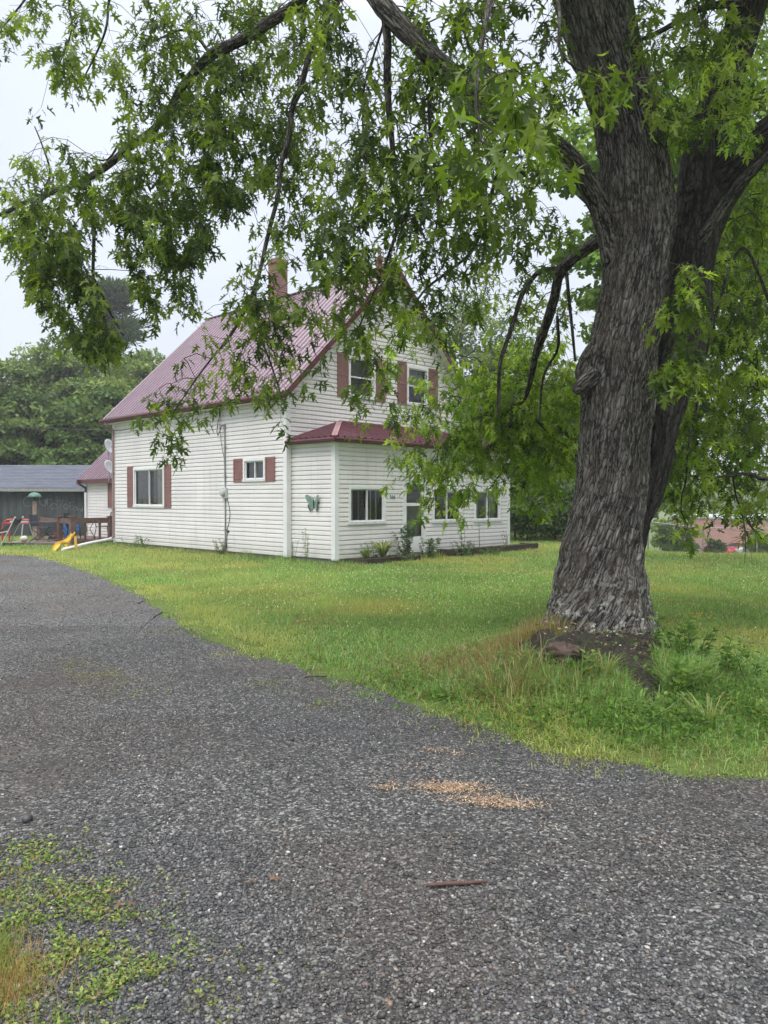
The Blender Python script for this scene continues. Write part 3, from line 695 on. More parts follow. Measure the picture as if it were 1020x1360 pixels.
def gable_roof(parent, name, u0, u1, v0, v1, ze, over=0.27, rake=0.30, tan=PITCH_T):
    """ribbed gable roof over a box; ridge runs along v"""
    mid = (u0 + u1) / 2; run = mid - u0 + over; zl = ze - over * tan + 0.10; v0 -= rake; v1 += rake; L = v1 - v0
    mb = MB(); S = run
    ribbed(mb, hp(u0 - over, v0, zl), HV3, HU3 + UP * tan, L, lambda a: (0, S)); ribbed(mb, hp(u1 + over, v0, zl), HV3, -HU3 + UP * tan, L, lambda a: (0, S))
    zt = zl + S * tan
    mb.bar(hp(mid, v0, zt + 0.012), hp(mid, v1, zt + 0.012), 0.16, 0.03)           # ridge cap
    roof = mb.build(name, M['roof'], parent)
    mb = MB(); d = 0.055                             # boards under the sheet: rakes, eaves, soffits
    for sgn, ue in ((1, u0 - over), (-1, u1 + over)):
        for v in (v0 - 0.005, v1 - 0.035):
            a = hp(ue, v, zl - 0.03); b = hp(mid, v, zl + S * tan - 0.03); mb.box(a, b - a, HV3 * 0.04, -UP * 0.17)
        mb.box(hp(ue - 0.004 * sgn, v0 + 0.04, zl - 0.012), HU3 * 0.03 * sgn, HV3 * (L - 0.08), -UP * 0.15)
    mb.build('fascia', M['fascia'], roof)
    mb = MB()
    for sgn, ue in ((1, u0 - over), (-1, u1 + over)):
        mb.box(hp(ue + 0.03 * sgn, v0 + 0.04, zl - 0.165), HU3 * (over - 0.03) * sgn, HV3 * (L - 0.08), UP * 0.02)
        for a0, a1 in ((v0 + 0.04, v0 + rake - 0.02), (v1 - rake + 0.02, v1 - 0.04)):
            a = hp(ue + 0.03 * sgn, a0, zl - 0.09); mb.box(a, HU3 * (S - 0.03) * sgn + UP * (S - 0.03) * tan, HV3 * (a1 - a0), -UP * 0.02)
    mb.build('soffit', M['white'], roof)
    return roof, zl, zt
roof, ZL, ZT = gable_roof(house, 'roof', 0, W, 0, D, EAVE)
mb = MB()                                            # eave gutter on the driveway side
for k in range(1):
    prof = [(0.0, 0.0), (-0.10, 0.0), (-0.12, -0.05), (-0.085, -0.115), (0.0, -0.115)]
    for (a, za), (b, zb) in zip(prof, prof[1:] + prof[:1]):
        mb.poly([hp(-0.285 + a, -0.28, ZL - 0.02 + za), hp(-0.285 + b, -0.28, ZL - 0.02 + zb), hp(-0.285 + b, D + 0.28, ZL - 0.02 + zb), hp(-0.285 + a, D + 0.28, ZL - 0.02 + za)])
    for v in (-0.28, D + 0.28): mb.poly([hp(-0.285 + a, v, ZL - 0.02 + z) for a, z in prof])
mb.build('gutter', M['fascia'], roof)
c = hp(W / 2 - 0.05, 5.18, ZT - 0.5); ang = math.atan2(HU[1], HU[0])
mb = MB(); mb.cbox(c, 0.46, 0.46, 1.62, ang); mb.cbox(c + UP * 1.62, 0.52, 0.52, 0.09, ang); mb.cbox(c + UP * 1.71, 0.46, 0.46, 0.07, ang)
ch = mb.build('chimney', M['brick'], roof, bevel=0.006)
mb = MB(); mb.tube([c + UP * 1.77, c + UP * 2.0], 0.09, 12); mb.build('flue', M['galv'], roof)

# ---- porch
pw = MB()
siding(pw, wallP(v=PF, n=-1), full(PL, PR), 0.10, PTOP, PW + [DOOR])
siding(pw, wallP(u=PL, n=-1), full(PF, 0), 0.10, PTOP); siding(pw, wallP(u=PR, n=1), full(PF, 0), 0.10, PTOP)
pw.box(hp(PL + 0.02, PF + 0.02, 2.93), HU3 * (PR - PL - 0.04), HV3 * 1.60, UP * 0.03)
porch = pw.build('porch_wall', M['siding'], house)
mb = MB(); mb.box(hp(PL + 0.02, PF + 0.02, -0.2), HU3 * (PR - PL - 0.04), HV3 * 1.6, UP * 0.299); mb.build('porch_foundation', M['concrete'], house)
for (u, su) in ((PL, 1), (PR, -1)):
    mb = MB(); o = hp(u, PF, 0.08); du = HU3 * su; t, w = 0.036, 0.10
    mb.box(o - du * t - HV3 * t, du * (w + t), HV3 * t, UP * (PTOP - 0.1)); mb.box(o - du * t, du * t, HV3 * w, UP * (PTOP - 0.1)); mb.build('corner_trim', M['white'], house)
ov = 0.2; R = 1.643 + ov; zE, zR = 3.06, 3.66; sl = (zR - zE) / R
ul, ur, vf = PL - ov, PR + ov, PF - ov; LF = ur - ul
mb = MB()
ribbed(mb, hp(ul, vf, zE), HU3, HV3 + UP * sl, LF, lambda a: (0, min(a, LF - a, R)))
ribbed(mb, hp(ul, vf, zE), HV3, HU3 + UP * sl, R, lambda a: (0, a)); ribbed(mb, hp(ur, vf, zE), HV3, -HU3 + UP * sl, R, lambda a: (0, a))
proof = mb.build('porch_roof', M['porchroof'], house)
mb = MB()
mb.bar(hp(ul, vf, zE + 0.015), hp(ul + R, vf + R, zR + 0.015), 0.14, 0.025); mb.bar(hp(ur, vf, zE + 0.015), hp(ur - R, vf + R, zR + 0.015), 0.14, 0.025)
mb.bar(hp(ul + R - 0.05, -0.03, zR + 0.012), hp(ur - R + 0.05, -0.03, zR + 0.012), 0.10, 0.03); mb.bar(hp(ul, -0.03, zE + 0.02), hp(ul + R, -0.03, zR + 0.02), 0.07, 0.03)
mb.build('flashing', M['flash'], proof)
mb = MB()
mb.box(hp(ul, vf, zE - 0.012), HU3 * LF, HV3 * 0.035, -UP * 0.12); mb.box(hp(ul, vf + 0.035, zE - 0.012), HU3 * 0.035, HV3 * (R - 0.035), -UP * 0.12); mb.box(hp(ur - 0.035, vf + 0.035, zE - 0.012), HU3 * 0.035, HV3 * (R - 0.035), -UP * 0.12)
mb.tube([hp(ul - 0.03, vf - 0.04, zE - 0.06), hp(ur + 0.03, vf - 0.04, zE - 0.06)], 0.045, 8); mb.tube([hp(ul - 0.04, vf - 0.06, zE - 0.06), hp(ul - 0.04, -0.05, zE - 0.06)], 0.045, 8)
mb.build('fascia', M['fascia'], proof)
mb = MB(); mb.box(hp(ul + 0.035, vf + 0.035, zE - 0.125), HU3 * (LF - 0.07), HV3 * 0.19, UP * 0.02); mb.box(hp(ul + 0.035, vf + 0.225, zE - 0.125), HU3 * 0.17, HV3 * (R - 0.26), UP * 0.02)
mb.build('soffit', M['white'], proof)

# ---- windows and doors
def curtain(P, s0, s1, z0, z1, o, m, parent, folds=14, amp=0.02):
    mb = MB(); n = folds * 4; q = [(s0 + (s1 - s0) * i / n, o + amp * math.sin(i * PI / 2 + 0.6 * math.sin(i))) for i in range(n + 1)]
    for (a, oa), (b, ob) in zip(q, q[1:]): mb.poly([P(a, z0, oa), P(b, z0, ob), P(b, z1, ob), P(a, z1, oa)])
    mb.build('curtain', m, parent, smooth=True)
def window(P, h, kind='slider', cas=0.07, label=None, curtains=(), bars=()):
    s0, s1, z0, z1 = h; mb = MB()
    wbox(mb, P, s0 - 0.01, s0 + cas - 0.01, z0, z1, -0.06, 0.05); wbox(mb, P, s1 - cas + 0.01, s1 + 0.01, z0, z1, -0.06, 0.05)
    wbox(mb, P, s0 - 0.01, s1 + 0.01, z1 - cas + 0.01, z1 + 0.012, -0.06, 0.052)
    fr = mb.build('window', M['white'], house)
    if label: fr['label'] = label
    mb = MB(); wbox(mb, P, s0 - 0.03, s1 + 0.03, z0 - 0.012, z0 + cas * 0.75, -0.06, 0.066); mb.build('sill', M['sill'], fr)
    a, b, c, d = s0 + cas - 0.01, s1 - cas + 0.01, z0 + cas * 0.75, z1 - cas + 0.01; m = (a + b) / 2; t = 0.035
    mb = MB()
    if kind == 'slider':
        for (x0, x1, o) in ((a, m + t / 2, -0.015), (m - t / 2, b, 0.012)):
            wbox(mb, P, x0, x0 + t, c, d, o - 0.02, o); wbox(mb, P, x1 - t, x1, c, d, o - 0.02, o); wbox(mb, P, x0 + t, x1 - t, c, c + t, o - 0.02, o); wbox(mb, P, x0 + t, x1 - t, d - t, d, o - 0.02, o)
    else:
        zm = (c + d) / 2
        for (y0, y1, o) in ((c, zm + t / 2, -0.015), (zm - t / 2, d, 0.012)):
            wbox(mb, P, a, a + t, y0, y1, o - 0.02, o); wbox(mb, P, b - t, b, y0, y1, o - 0.02, o); wbox(mb, P, a + t, b - t, y0, y0 + t, o - 0.02, o); wbox(mb, P, a + t, b - t, y1 - t, y1, o - 0.02, o)
    for x in bars: wbox(mb, P, x - 0.011, x + 0.011, c, d, -0.075, -0.055)
    mb.build('sash', M['white'], fr)
    mb = MB(); q4 = [P(a, c, -0.027), P(b, c, -0.027), P(b, d, -0.027), P(a, d, -0.027)]
    if np.dot(np.cross(q4[1] - q4[0], q4[2] - q4[1]), P(a, c, 1) - P(a, c, 0)) < 0: q4 = q4[::-1]
    mb.poly(q4); mb.build('pane', M['glass'], fr)
    for (x0, x1, y0, y1, mat_, o) in curtains: curtain(P, x0, x1, y0, y1, -o, mat_, fr, max(3, int((x1 - x0) / 0.09)))
    return fr
def shutter(P, s0, s1, z0, z1):
    mb = MB(); st = 0.05
    wbox(mb, P, s0, s0 + st, z0, z1, 0.018, 0.05); wbox(mb, P, s1 - st, s1, z0, z1, 0.018, 0.05)
    zm = z0 + (z1 - z0) * 0.5
    for (a, b) in ((z0, z0 + 0.07), (z1 - 0.07, z1)) + (((zm - 0.03, zm + 0.03),) if z1 - z0 > 0.9 else ()): wbox(mb, P, s0 + st, s1 - st, a, b, 0.018, 0.048)
    wbox(mb, P, s0 + st, s1 - st, z0 + 0.07, z1 - 0.07, 0.012, 0.036)
    z = z0 + 0.085
    while z < z1 - 0.09:
        mb.poly([P(s0 + st, z, 0.046), P(s1 - st, z, 0.046), P(s1 - st, z + 0.034, 0.0365), P(s0 + st, z + 0.034, 0.0365)]); z += 0.038
    mb.build('shutter', M['shutter'], house)
PLW, PG, PPF = wallP(u=0, n=-1), wallP(v=0, n=-1), wallP(v=PF, n=-1)
window(PLW, BIG, 'slider', label='wide sliding window with grey and beige curtains', curtains=((6.98, 7.9, 1.3, 2.52, M['curtaingrey'], 0.06), (6.06, 6.55, 1.3, 2.52, M['curtainbeige'], 0.06), (6.6, 6.9, 1.3, 2.52, M['curtaingrey'], 0.12)))
window(PLW, SMALL, 'slider', label='small sliding window with weathered frame', curtains=((0.9, 1.30, 2.06, 2.62, M['curtaingrey'], 0.10), (1.3, 1.78, 2.06, 2.62, M['curtaingrey'], 0.14)))
for q in ((5.60, 5.98, 1.28, 2.62), (7.98, 8.36, 1.28, 2.62), (0.44, 0.84, 2.02, 2.66), (1.88, 2.29, 2.02, 2.66)): shutter(PLW, *q)
window(PG, G1, 'hung', curtains=((2.2, 3.1, 4.4, 5.4, M['curtaingrey'], 0.12),)); window(PG, G2, 'hung', curtains=((4.55, 5.35, 4.95, 5.45, M['curtaingrey'], 0.16),))
for q in ((1.70, 2.10, 4.33, 5.53), (3.17, 3.56, 4.33, 5.53), (4.06, 4.45, 4.33, 5.58), (5.43, 5.86, 4.33, 5.53)): shutter(PG, *q)
window(PPF, PW[0], 'slider', bars=(0.80, 1.0, 1.42, 1.62), curtains=((1.30, 1.6, 1.0, 1.35, M['curtaingrey'], 0.3),))
window(PPF, PW[1], 'slider', curtains=((4.4, 4.9, 0.92, 1.8, M['darkinside'], 0.2),)); window(PPF, PW[2], 'slider', bars=(5.85, 6.45), curtains=((6.3, 6.82, 0.92, 1.8, M['curtaingrey'], 0.16),))
# storm door
s0, s1, z0, z1 = DOOR; mb = MB()
for a, b in ((s0, s0 + 0.07), (s1 - 0.07, s1)): wbox(mb, PPF, a, b, z0, z1, -0.05, 0.03)
wbox(mb, PPF, s0, s1, z1 - 0.06, z1 + 0.02, -0.05, 0.033); fr = mb.build('door_frame', M['white'], house)
mb = MB(); a, b = s0 + 0.08, s1 - 0.08; t = 0.085
wbox(mb, PPF, a, a + t, z0 + 0.02, z1 - 0.07, -0.02, 0.015); wbox(mb, PPF, b - t, b, z0 + 0.02, z1 - 0.07, -0.02, 0.015)
for (y0, y1) in ((z0 + 0.02, 0.56), (1.38, 1.46), (1.96, z1 - 0.07)): wbox(mb, PPF, a + t, b - t, y0, y1, -0.02, 0.013)
mb.box(PPF(a + t + 0.03, 0.2, 0.013), HU3 * (b - a - 2 * t - 0.06), UP * 0.30, -HV3 * 0.006)
door = mb.build('door', M['white'], house)
mb = MB(); mb.poly([PPF(a + t, 0.56, -0.004), PPF(b - t, 0.56, -0.004), PPF(b - t, 1.96, -0.004), PPF(a + t, 1.96, -0.004)]); mb.build('pane', M['glass'], door)
mb = MB(); wbox(mb, PPF, b - 0.06, b - 0.03, 1.13, 1.25, 0.015, 0.03); mb.bar(PPF(b - 0.045, 1.2, 0.05), PPF(b - 0.14, 1.2, 0.055), 0.018); mb.build('handle', M['chrome'], door)
curtain(PPF, a + 0.13, b - t, 0.5, 1.40, -0.09, M['curtaingrey'], door, 7); mb = MB()
# ---- rear wing
EU, EV0, EV1, EE = 1.0, D, 13.68, 2.42
mb = MB(); siding(mb, wallP(u=EU, n=-1), full(EV0, EV1), 0.1, EE + 0.02, []); Pb = wallP(v=EV1, n=1)
mb.poly([Pb(EU, 0, 0), Pb(EU + 4.4, 0, 0), Pb(EU + 4.4, EE, 0), Pb(EU + 2.2, EE + 2.2 * PITCH_T, 0), Pb(EU, EE, 0)])
mb.build('rear_wing_wall', M['siding'], house)
mb = MB(); mb.box(hp(EU + 0.02, EV0 + 0.02, -0.2), HU3 * 4.3, HV3 * (EV1 - EV0 - 0.04), UP * 0.298); mb.build('foundation', M['concrete'], house)
gable_roof(house, 'rear_wing_roof', EU, EU + 4.4, EV0 + 0.31, EV1, EE + 0.04)
mb = MB(); PE = wallP(u=EU, n=-1); wbox(mb, PE, EV1 - 0.10, EV1, 0.1, EE, 0.018, 0.045); mb.build('corner_trim', M['white'], house)
shutter(PE, 11.45, 11.82, 1.22, 2.2)
# downspouts
mb = MB(); q = D - 0.06
mb.tube([hp(-0.34, q - 0.05, ZL - 0.13), hp(-0.34, q - 0.05, ZL - 0.20), hp(-0.07, q - 0.02, ZL - 0.38), hp(-0.07, q, 0.55), hp(-0.07, q, 0.30), hp(-0.12, q + 0.02, 0.24)], 0.04, 8)
for z in (1.2, 2.4, 3.3): mb.box(hp(-0.12, q - 0.05, z), HU3 * 0.10, HV3 * 0.10, UP * 0.03)
mb.build('downspout', M['downspout'], house)
mb = MB(); q = EV1 - 0.2; z = EE - 0.22
mb.tube([hp(EU - 0.32, q + 0.2, z + 0.06), hp(EU - 0.32, q + 0.2, z - 0.06), hp(EU - 0.08, q + 0.12, z - 0.22), hp(EU - 0.075, q + 0.12, z - 0.42)], 0.045, 8); mb.build('downspout', M['black'], house)
mb = MB(); mb.tube([hp(EU - 0.075, EV1 - 0.08, z - 0.4), hp(EU - 0.075, EV1 - 0.08, 0.1)], 0.05, 8); mb.build('downspout', M['white'], house)
# electric service: mast, meter, cables on the wall
mb = MB(); mb.tube([PLW(2.68, 0.15, 0.05), PLW(2.68, 1.62, 0.05)], 0.02, 8); mb.tube([PLW(2.68, 1.85, 0.05), PLW(2.68, 3.55, 0.06)], 0.02, 8)
mb.tube([PLW(2.68, 3.52, 0.06), PLW(2.70, 3.62, 0.07), PLW(2.74, 3.63, 0.10), PLW(2.76, 3.58, 0.12)], [0.03, 0.045, 0.045, 0.03], 8)
for z in (0.7, 2.2, 3.0): wbox(mb, PLW, 2.63, 2.73, z, z + 0.02, 0.01, 0.075)
mast = mb.build('electric_mast', M['galv'], house)
mb = MB(); wbox(mb, PLW, 2.58, 2.80, 1.58, 1.88, 0.012, 0.09)
c = PLW(2.70, 1.74, 0.09); nn = -HU3; mb.tube([c, c + nn * 0.05, c + nn * 0.09, c + nn * 0.105], [0.10, 0.10, 0.085, 0.03], 16); mb.build('meter', M['pale'], mast, bevel=0.004)
mb = MB()
def droop(a, b, sag, n=10):
    a, b = np.array(a, float), np.array(b, float); return [a + (b - a) * t - UP * sag * 4 * t * (1 - t) for t in np.linspace(0, 1, n)]
mb.tube([PLW(2.76, 3.58, 0.12), PLW(2.84, 3.42, 0.12), PLW(2.95, 3.34, 0.10), PLW(3.02, 3.45, 0.09), PLW(2.98, 3.7, 0.08), PLW(2.88, 3.9, 0.08), PLW(2.86, 4.05, 0.09), PLW(2.93, 4.18, 0.09)], 0.012, 6)
mb.tube([PLW(2.83, 4.02, 0.08), PLW(2.87, 3.80, 0.08), PLW(2.90, 3.55, 0.07), PLW(2.86, 3.1, 0.05), PLW(2.74, 2.7, 0.04), PLW(2.72, 2.0, 0.04)], 0.007, 5)
mb.tube([PLW(2.86, 4.05, 0.1), PLW(2.84, 3.98, 0.12), PLW(2.83, 3.88, 0.12)], 0.03, 6)
mb.tube([PLW(2.62, 1.6, 0.04), PLW(2.52, 1.4, 0.04), PLW(2.46, 1.15, 0.04), PLW(2.52, 0.9, 0.04), PLW(2.6, 0.75, 0.04), PLW(2.64, 0.2, 0.04)], 0.009, 5)
mb.build('cable', M['cable'], mast)
mb = MB(); c = PLW(2.56, 0.66, 0.01); mb.tube([c, c + nn * 0.05], 0.035, 10); mb.build('vent', M['black'], house)
# things fixed on or beside the house
mb = MB(); mb.tube([PLW(2.93, 4.06, 0.10)] + droop(PLW(2.93, 4.06, 0.10), at(160, 572, 21.6), 0.0, 3)[1:] + droop(at(160, 572, 21.6), at(-160, 556, 24), 0.05, 8)[1:] + [at(-700, 490, 30)], 0.011, 5)
tag(mb.build('power_cable', M['cable']), 'thin overhead service cable running from the house wall off to the left', 'cable')
def dish(px, py, Y, rr, label, lean):
    c = at(px, py, Y); r = tag(empty('satellite_dish', c), label, 'satellite dish', 'satellite dishes on the rear wing')
    d = np.array((0.86, -0.38, 0.30 + lean)); d /= np.linalg.norm(d); a = np.cross(d, UP); a /= np.linalg.norm(a); b = np.cross(a, d); mb = MB()
    rings = [(0.02, -0.10), (0.4, -0.085), (0.75, -0.04), (1.0, 0.02), (1.0, 0.0), (0.75, -0.06), (0.4, -0.105), (0.02, -0.12)]
    b0 = 0; n = 24
    for k, (q, h) in enumerate(rings):
        for i in range(n): t = 2 * PI * i / n; mb.v.append(tuple(c + (a * math.cos(t) * 0.88 + b * math.sin(t)) * rr * q + d * h * rr * 1.6))
    for k in range(len(rings) - 1):
        for i in range(n): j = (i + 1) % n; mb.f.append((k * n + i, k * n + j, (k + 1) * n + j, (k + 1) * n + i))
    mb.build('reflector', M['dish'], r, smooth=True)
    mb = MB(); mb.tube([c - b * rr * 0.9, c + d * rr * 0.95 - b * rr * 0.35], 0.014, 6); mb.tube([c + d * rr * 0.88 - b * rr * 0.34, c + d * rr * 1.02 - b * rr * 0.3], 0.035, 8); mb.build('feed_arm', M['galv'], r)
    mb = MB(); mb.tube([c - d * rr * 0.15, c - d * rr * 0.35, c - d * rr * 0.4 - UP * 0.42], 0.022, 8); mb.build('mast', M['galv'], r)
dish(146.5, 593, 27.6, 0.29, 'upper grey satellite dish beside the house corner, above the rear wing roof', 0.1)
dish(147.5, 621, 27.2, 0.31, 'lower grey satellite dish at the eave of the rear wing', 0.25)
# butterfly on the porch side wall
PB = wallP(u=PL, n=-1); c0 = (-0.92, 1.46)
bt = tag(empty('butterfly_ornament', PB(c0[0], c0[1], 0.03)), 'green metal butterfly ornament hung on the porch side wall', 'ornament')
def wing(sgn, pts, tilt, name, m):
    mb = MB(); f_ = [PB(c0[0] - sgn * x, c0[1] + y, 0.035 + x * tilt) for x, y in pts]; k_ = [PB(c0[0] - sgn * x, c0[1] + y, 0.027 + x * tilt) for x, y in pts]
    mb.poly(f_); mb.poly(k_[::-1])
    for i in range(len(pts)): j = (i + 1) % len(pts); mb.poly([f_[i], k_[i], k_[j], f_[j]])
    mb.build(name, m, bt)
for sg in (1, -1):
    wing(sg, [(0.015, 0.02), (0.07, 0.12), (0.16, 0.20), (0.235, 0.215), (0.25, 0.16), (0.21, 0.06), (0.15, -0.01), (0.05, -0.02)], 0.35, 'wing', M['verdigris'])
    wing(sg, [(0.015, -0.02), (0.05, -0.02), (0.15, -0.015), (0.165, -0.07), (0.13, -0.13), (0.11, -0.19), (0.07, -0.17), (0.03, -0.10)], 0.3, 'wing', M['verdigris'])
    wing(sg, [(0.15, -0.03), (0.185, -0.03), (0.18, -0.10), (0.12, -0.215), (0.10, -0.17), (0.15, -0.09)], 0.34, 'wing_edge', M['bronze'])
mb = MB(); mb.tube([PB(c0[0], c0[1] + 0.09, 0.06), PB(c0[0], c0[1], 0.065), PB(c0[0], c0[1] - 0.14, 0.05)], [0.012, 0.022, 0.008], 8)
for sg in (1, -1): mb.tube([PB(c0[0], c0[1] + 0.09, 0.06), PB(c0[0] - sg * 0.05, c0[1] + 0.17, 0.08)], 0.004, 5)
mb.build('body', M['bronze'], bt)
# house number
def text_mesh(name, s, size, P, s_mid, z_mid, off, m, parent, ext=0.004):
    cu = bpy.data.curves.new(name, 'FONT'); cu.body = s; cu.size = size; cu.align_x = 'CENTER'; cu.align_y = 'CENTER'; cu.extrude = ext
    o = bpy.data.objects.new(name, cu); COL.objects.link(o); bpy.context.view_layer.update()
    me = bpy.data.meshes.new_from_object(o.evaluated_get(bpy.context.evaluated_depsgraph_get())); bpy.data.objects.remove(o); bpy.data.curves.remove(cu)
    V = np.array([v.co[:] for v in me.vertices]); W_ = np.array([P(s_mid + v[0], z_mid + v[1], off + v[2]) for v in V]); me.vertices.foreach_set('co', W_.astype(np.float32).ravel()); me.update(); me.name = name
    return link_mesh(name, me, m, parent)
sg = tag(empty('house_number', PPF(2.14, 1.60, 0.02)), 'small white house number plate between the porch window and door', 'sign')
mb = MB(); wbox(mb, PPF, 1.98, 2.30, 1.535, 1.685, 0.018, 0.03); mb.build('plate', M['white'], sg)
text_mesh('numerals', '566', 0.15, PPF, 2.14, 1.61, 0.033, M['black'], sg)
# ------------------------------------------------------------------ the big maple
def crom(P, R, step):
    """smooth path through points with radii, resampled"""
    P = np.array(P, float); R = np.array(R, float); Q = np.concatenate([2 * P[:1] - P[1:2], P, 2 * P[-1:] - P[-2:-1]]); q = np.concatenate([R[:1], R, R[-1:]])
    out, rr = [], []
    for i in range(len(P) - 1):
        n = max(2, int(np.linalg.norm(P[i + 1] - P[i]) / step)); t = np.linspace(0, 1, n, endpoint=False)[:, None]
        a, b, c, d = Q[i:i + 4]; out.append(0.5 * (2 * b + (c - a) * t + (2 * a - 5 * b + 4 * c - d) * t ** 2 + (3 * b - a - 3 * c + d) * t ** 3))
        t = t[:, 0]; s = t * t * (3 - 2 * t); rr.append(q[i + 1] * (1 - s) + q[i + 2] * s)
    return np.concatenate(out + [P[-1:]]), np.concatenate(rr + [R[-1:]])
def bark_tube(name, P, R, parent, seg=24, step=0.05, depth=0.0, twist=0.0, flare=None, freq=1.0):
    C, Rr = crom(P, R, step); n = len(C); d = np.gradient(C, axis=0); d /= np.linalg.norm(d, axis=1, keepdims=True)
    L = np.concatenate([[0], np.cumsum(np.linalg.norm(np.diff(C, axis=0), axis=1))])
    a = np.cross(d[0], (0.3, 1, 0.1)); A_ = []
    for i in range(n):
        a = a - d[i] * np.dot(a, d[i]); a /= np.linalg.norm(a); A_.append(a)
    A_ = np.array(A_); B_ = np.cross(d, A_); th = np.linspace(0, 2 * PI, seg, endpoint=False)
    tw = twist * np.exp(-L / 1.25)[:, None] if twist else 0
    dirs = A_[:, None] * np.cos(th)[None, :, None] + B_[:, None] * np.sin(th)[None, :, None]
    rm = np.median(Rr); T2 = th[None] + tw + 0 * L[:, None]
    vec = np.stack([np.cos(T2) * rm, np.sin(T2) * rm, L[:, None] + 0 * T2], -1)
    r = Rr[:, None] + 0 * T2
    if flare is not None: r = flare(r, th[None], L[:, None])
    if depth:
        h = np.empty((n, seg))
        for i in range(n):
            for j in range(seg):
                x, y, z = vec[i, j]
                w = 0.03 * mnoise.noise((x * 9, y * 9, z * 5))
                q1 = abs(mnoise.noise(((x + w) * 15 * freq, (y + w) * 15 * freq, z * 2.3 * freq))); q2 = abs(mnoise.noise((x * 36 * freq, y * 36 * freq, z * 9 * freq + 7)))
                h[i, j] = min(q1 * 3.2, 1) * 0.72 + min(q2 * 3, 1) * 0.28 + 0.9 * mnoise.noise((x * 4, y * 4, z * 1.6 + 31))
        r = r + (h - 0.8) * depth
    V = (C[:, None] + dirs * r[..., None]).reshape(-1, 3); i = np.arange(n * seg).reshape(n, seg)
    Fa = np.stack([i[:-1], np.roll(i[:-1], -1, 1), np.roll(i[1:], -1, 1), i[1:]], -1).reshape(-1, 4)
    return link_mesh(name, np_mesh(name, V, Fa, vec=vec.reshape(-1, 3), smooth=True), M['bark'], parent), C, Rr

maple = tag(empty('maple_tree', (TX, TY, 0)), 'huge old maple with furrowed grey trunk and drooping branches beside the gravel drive', 'tree')
K = TY / F
def px(l, Y): return [at(x, y, Y + dy) for x, y, dy in l]
tp = [(800, 905, -0.02, 92), (798, 868, 0, 88), (797, 835, 0, 78), (796, 812, 0, 70), (797, 780, 0, 63), (798, 740, 0, 54.5), (804, 700, 0, 48), (811, 650, 0, 46.5), (815, 600, 0, 45.5), (819, 550, 0, 46.5), (823, 500, 0, 47.5), (829, 450, 0, 45), (839, 400, 0, 42.5),
      (846, 350, 0, 42), (849, 300, 0, 46), (846, 250, -0.02, 46), (840, 200, -0.05, 42), (829, 150, -0.1, 40), (814, 100, -0.15, 41), (799, 50, -0.2, 43), (787, 0, -0.25, 47), (772, -60, -0.3, 46), (750, -150, -0.4, 40), (735, -260, -0.5, 34)]
def flare(r, th, L):
    k = np.exp(-np.clip(L, 0, 9) / 0.38)
    r = r + 0.13 * np.exp(-((np.mod(th - 0.45 + PI, 2 * PI) - PI) / (0.30 + 0.12 * np.clip(L - 3.0, 0, 1))) ** 2 - ((L - 3.0) / np.where(L < 3.0, 0.10, 0.26)) ** 2)
    return r * (1 + k * (0.21 * np.cos(5 * th + 0.8) + 0.12 * np.cos(3 * th + 2.0) + 0.08 * np.cos(8 * th + 1.0)) + 0.05 * np.exp(-L / 1.6) * np.cos(4 * th + 5 * L))
LIMBS = []
trunk, C_, R_ = bark_tube('trunk', px([t[:3] for t in tp], TY), [t[3] * K for t in tp], maple, 210, 0.017, 0.034, 2.5, flare)
tag(trunk, 'grey furrowed main trunk with pale lichen at its foot'); LIMBS.append((C_[::6], R_[::6]))
s2 = [(826, 850, 0.02, 18), (834, 800, 0.05, 17), (839, 750, 0.09, 17), (846, 700, 0.16, 17), (862, 646, 0.26, 20), (872, 590, 0.30, 26), (884, 527, 0.34, 31), (899, 480, 0.38, 35), (911, 420, 0.4, 36), (914, 365, 0.4, 34), (922, 310, 0.4, 37), (932, 268, 0.4, 40), (934, 230, 0.4, 33), (940, 180, 0.42, 27), (954, 130, 0.45, 24), (976, 67, 0.5, 25), (996, 0, 0.5, 25), (1020, -80, 0.55, 23), (1050, -200, 0.6, 20)]
st2, C_, R_ = bark_tube('second_stem', px([t[:3] for t in s2], TY), [t[3] * K for t in s2], maple, 110, 0.022, 0.03, 0, None); st2.data.materials[0] = M['shadedbark']
LIMBS.append((C_[::5], R_[::5]))
def limb(pts, Y, seg=14, step=0.06, depth=0.0, name='limb', freq=1.0):
    o, C_, R_ = bark_tube(name, px([p[:3] for p in pts], Y), [p[3] * (Y + p[2]) / F for p in pts], maple, seg, step, depth, 0, None, freq)
    LIMBS.append((C_, R_)); return o
limb([(930, 285, 0.4, 30), (958, 248, 0.3, 28), (985, 216, 0.15, 26), (1020, 184, 0.0, 24), (1080, 140, -0.2, 22), (1180, 60, -0.5, 18)], TY, 70, 0.025, 0.025).data.materials[0] = M['shadedbark']
limb([(930, 318, 0.02, 7), (950, 290, -0.1, 6.5), (978, 250, -0.2, 6), (1020, 207, -0.35, 5.5), (1070, 165, -0.5, 5)], TY, 12, 0.05, 0.008)
limb([(822, 345, 0, 22), (806, 298, 0, 16), (790, 262, -0.05, 14), (772, 230, -0.15, 14), (750, 203, -0.3, 13), (722, 184, -0.5, 13), (680, 164, -0.8, 12.5), (640, 135, -1.0, 12.5), (600, 98, -1.1, 12.5), (560, 62, -1.2, 12.5), (515, 15, -1.2, 13), (495, -10, -1.1, 12), (450, -60, -0.9, 10), (390, -130, -0.6, 7)], TY, 30, 0.04, 0.014)
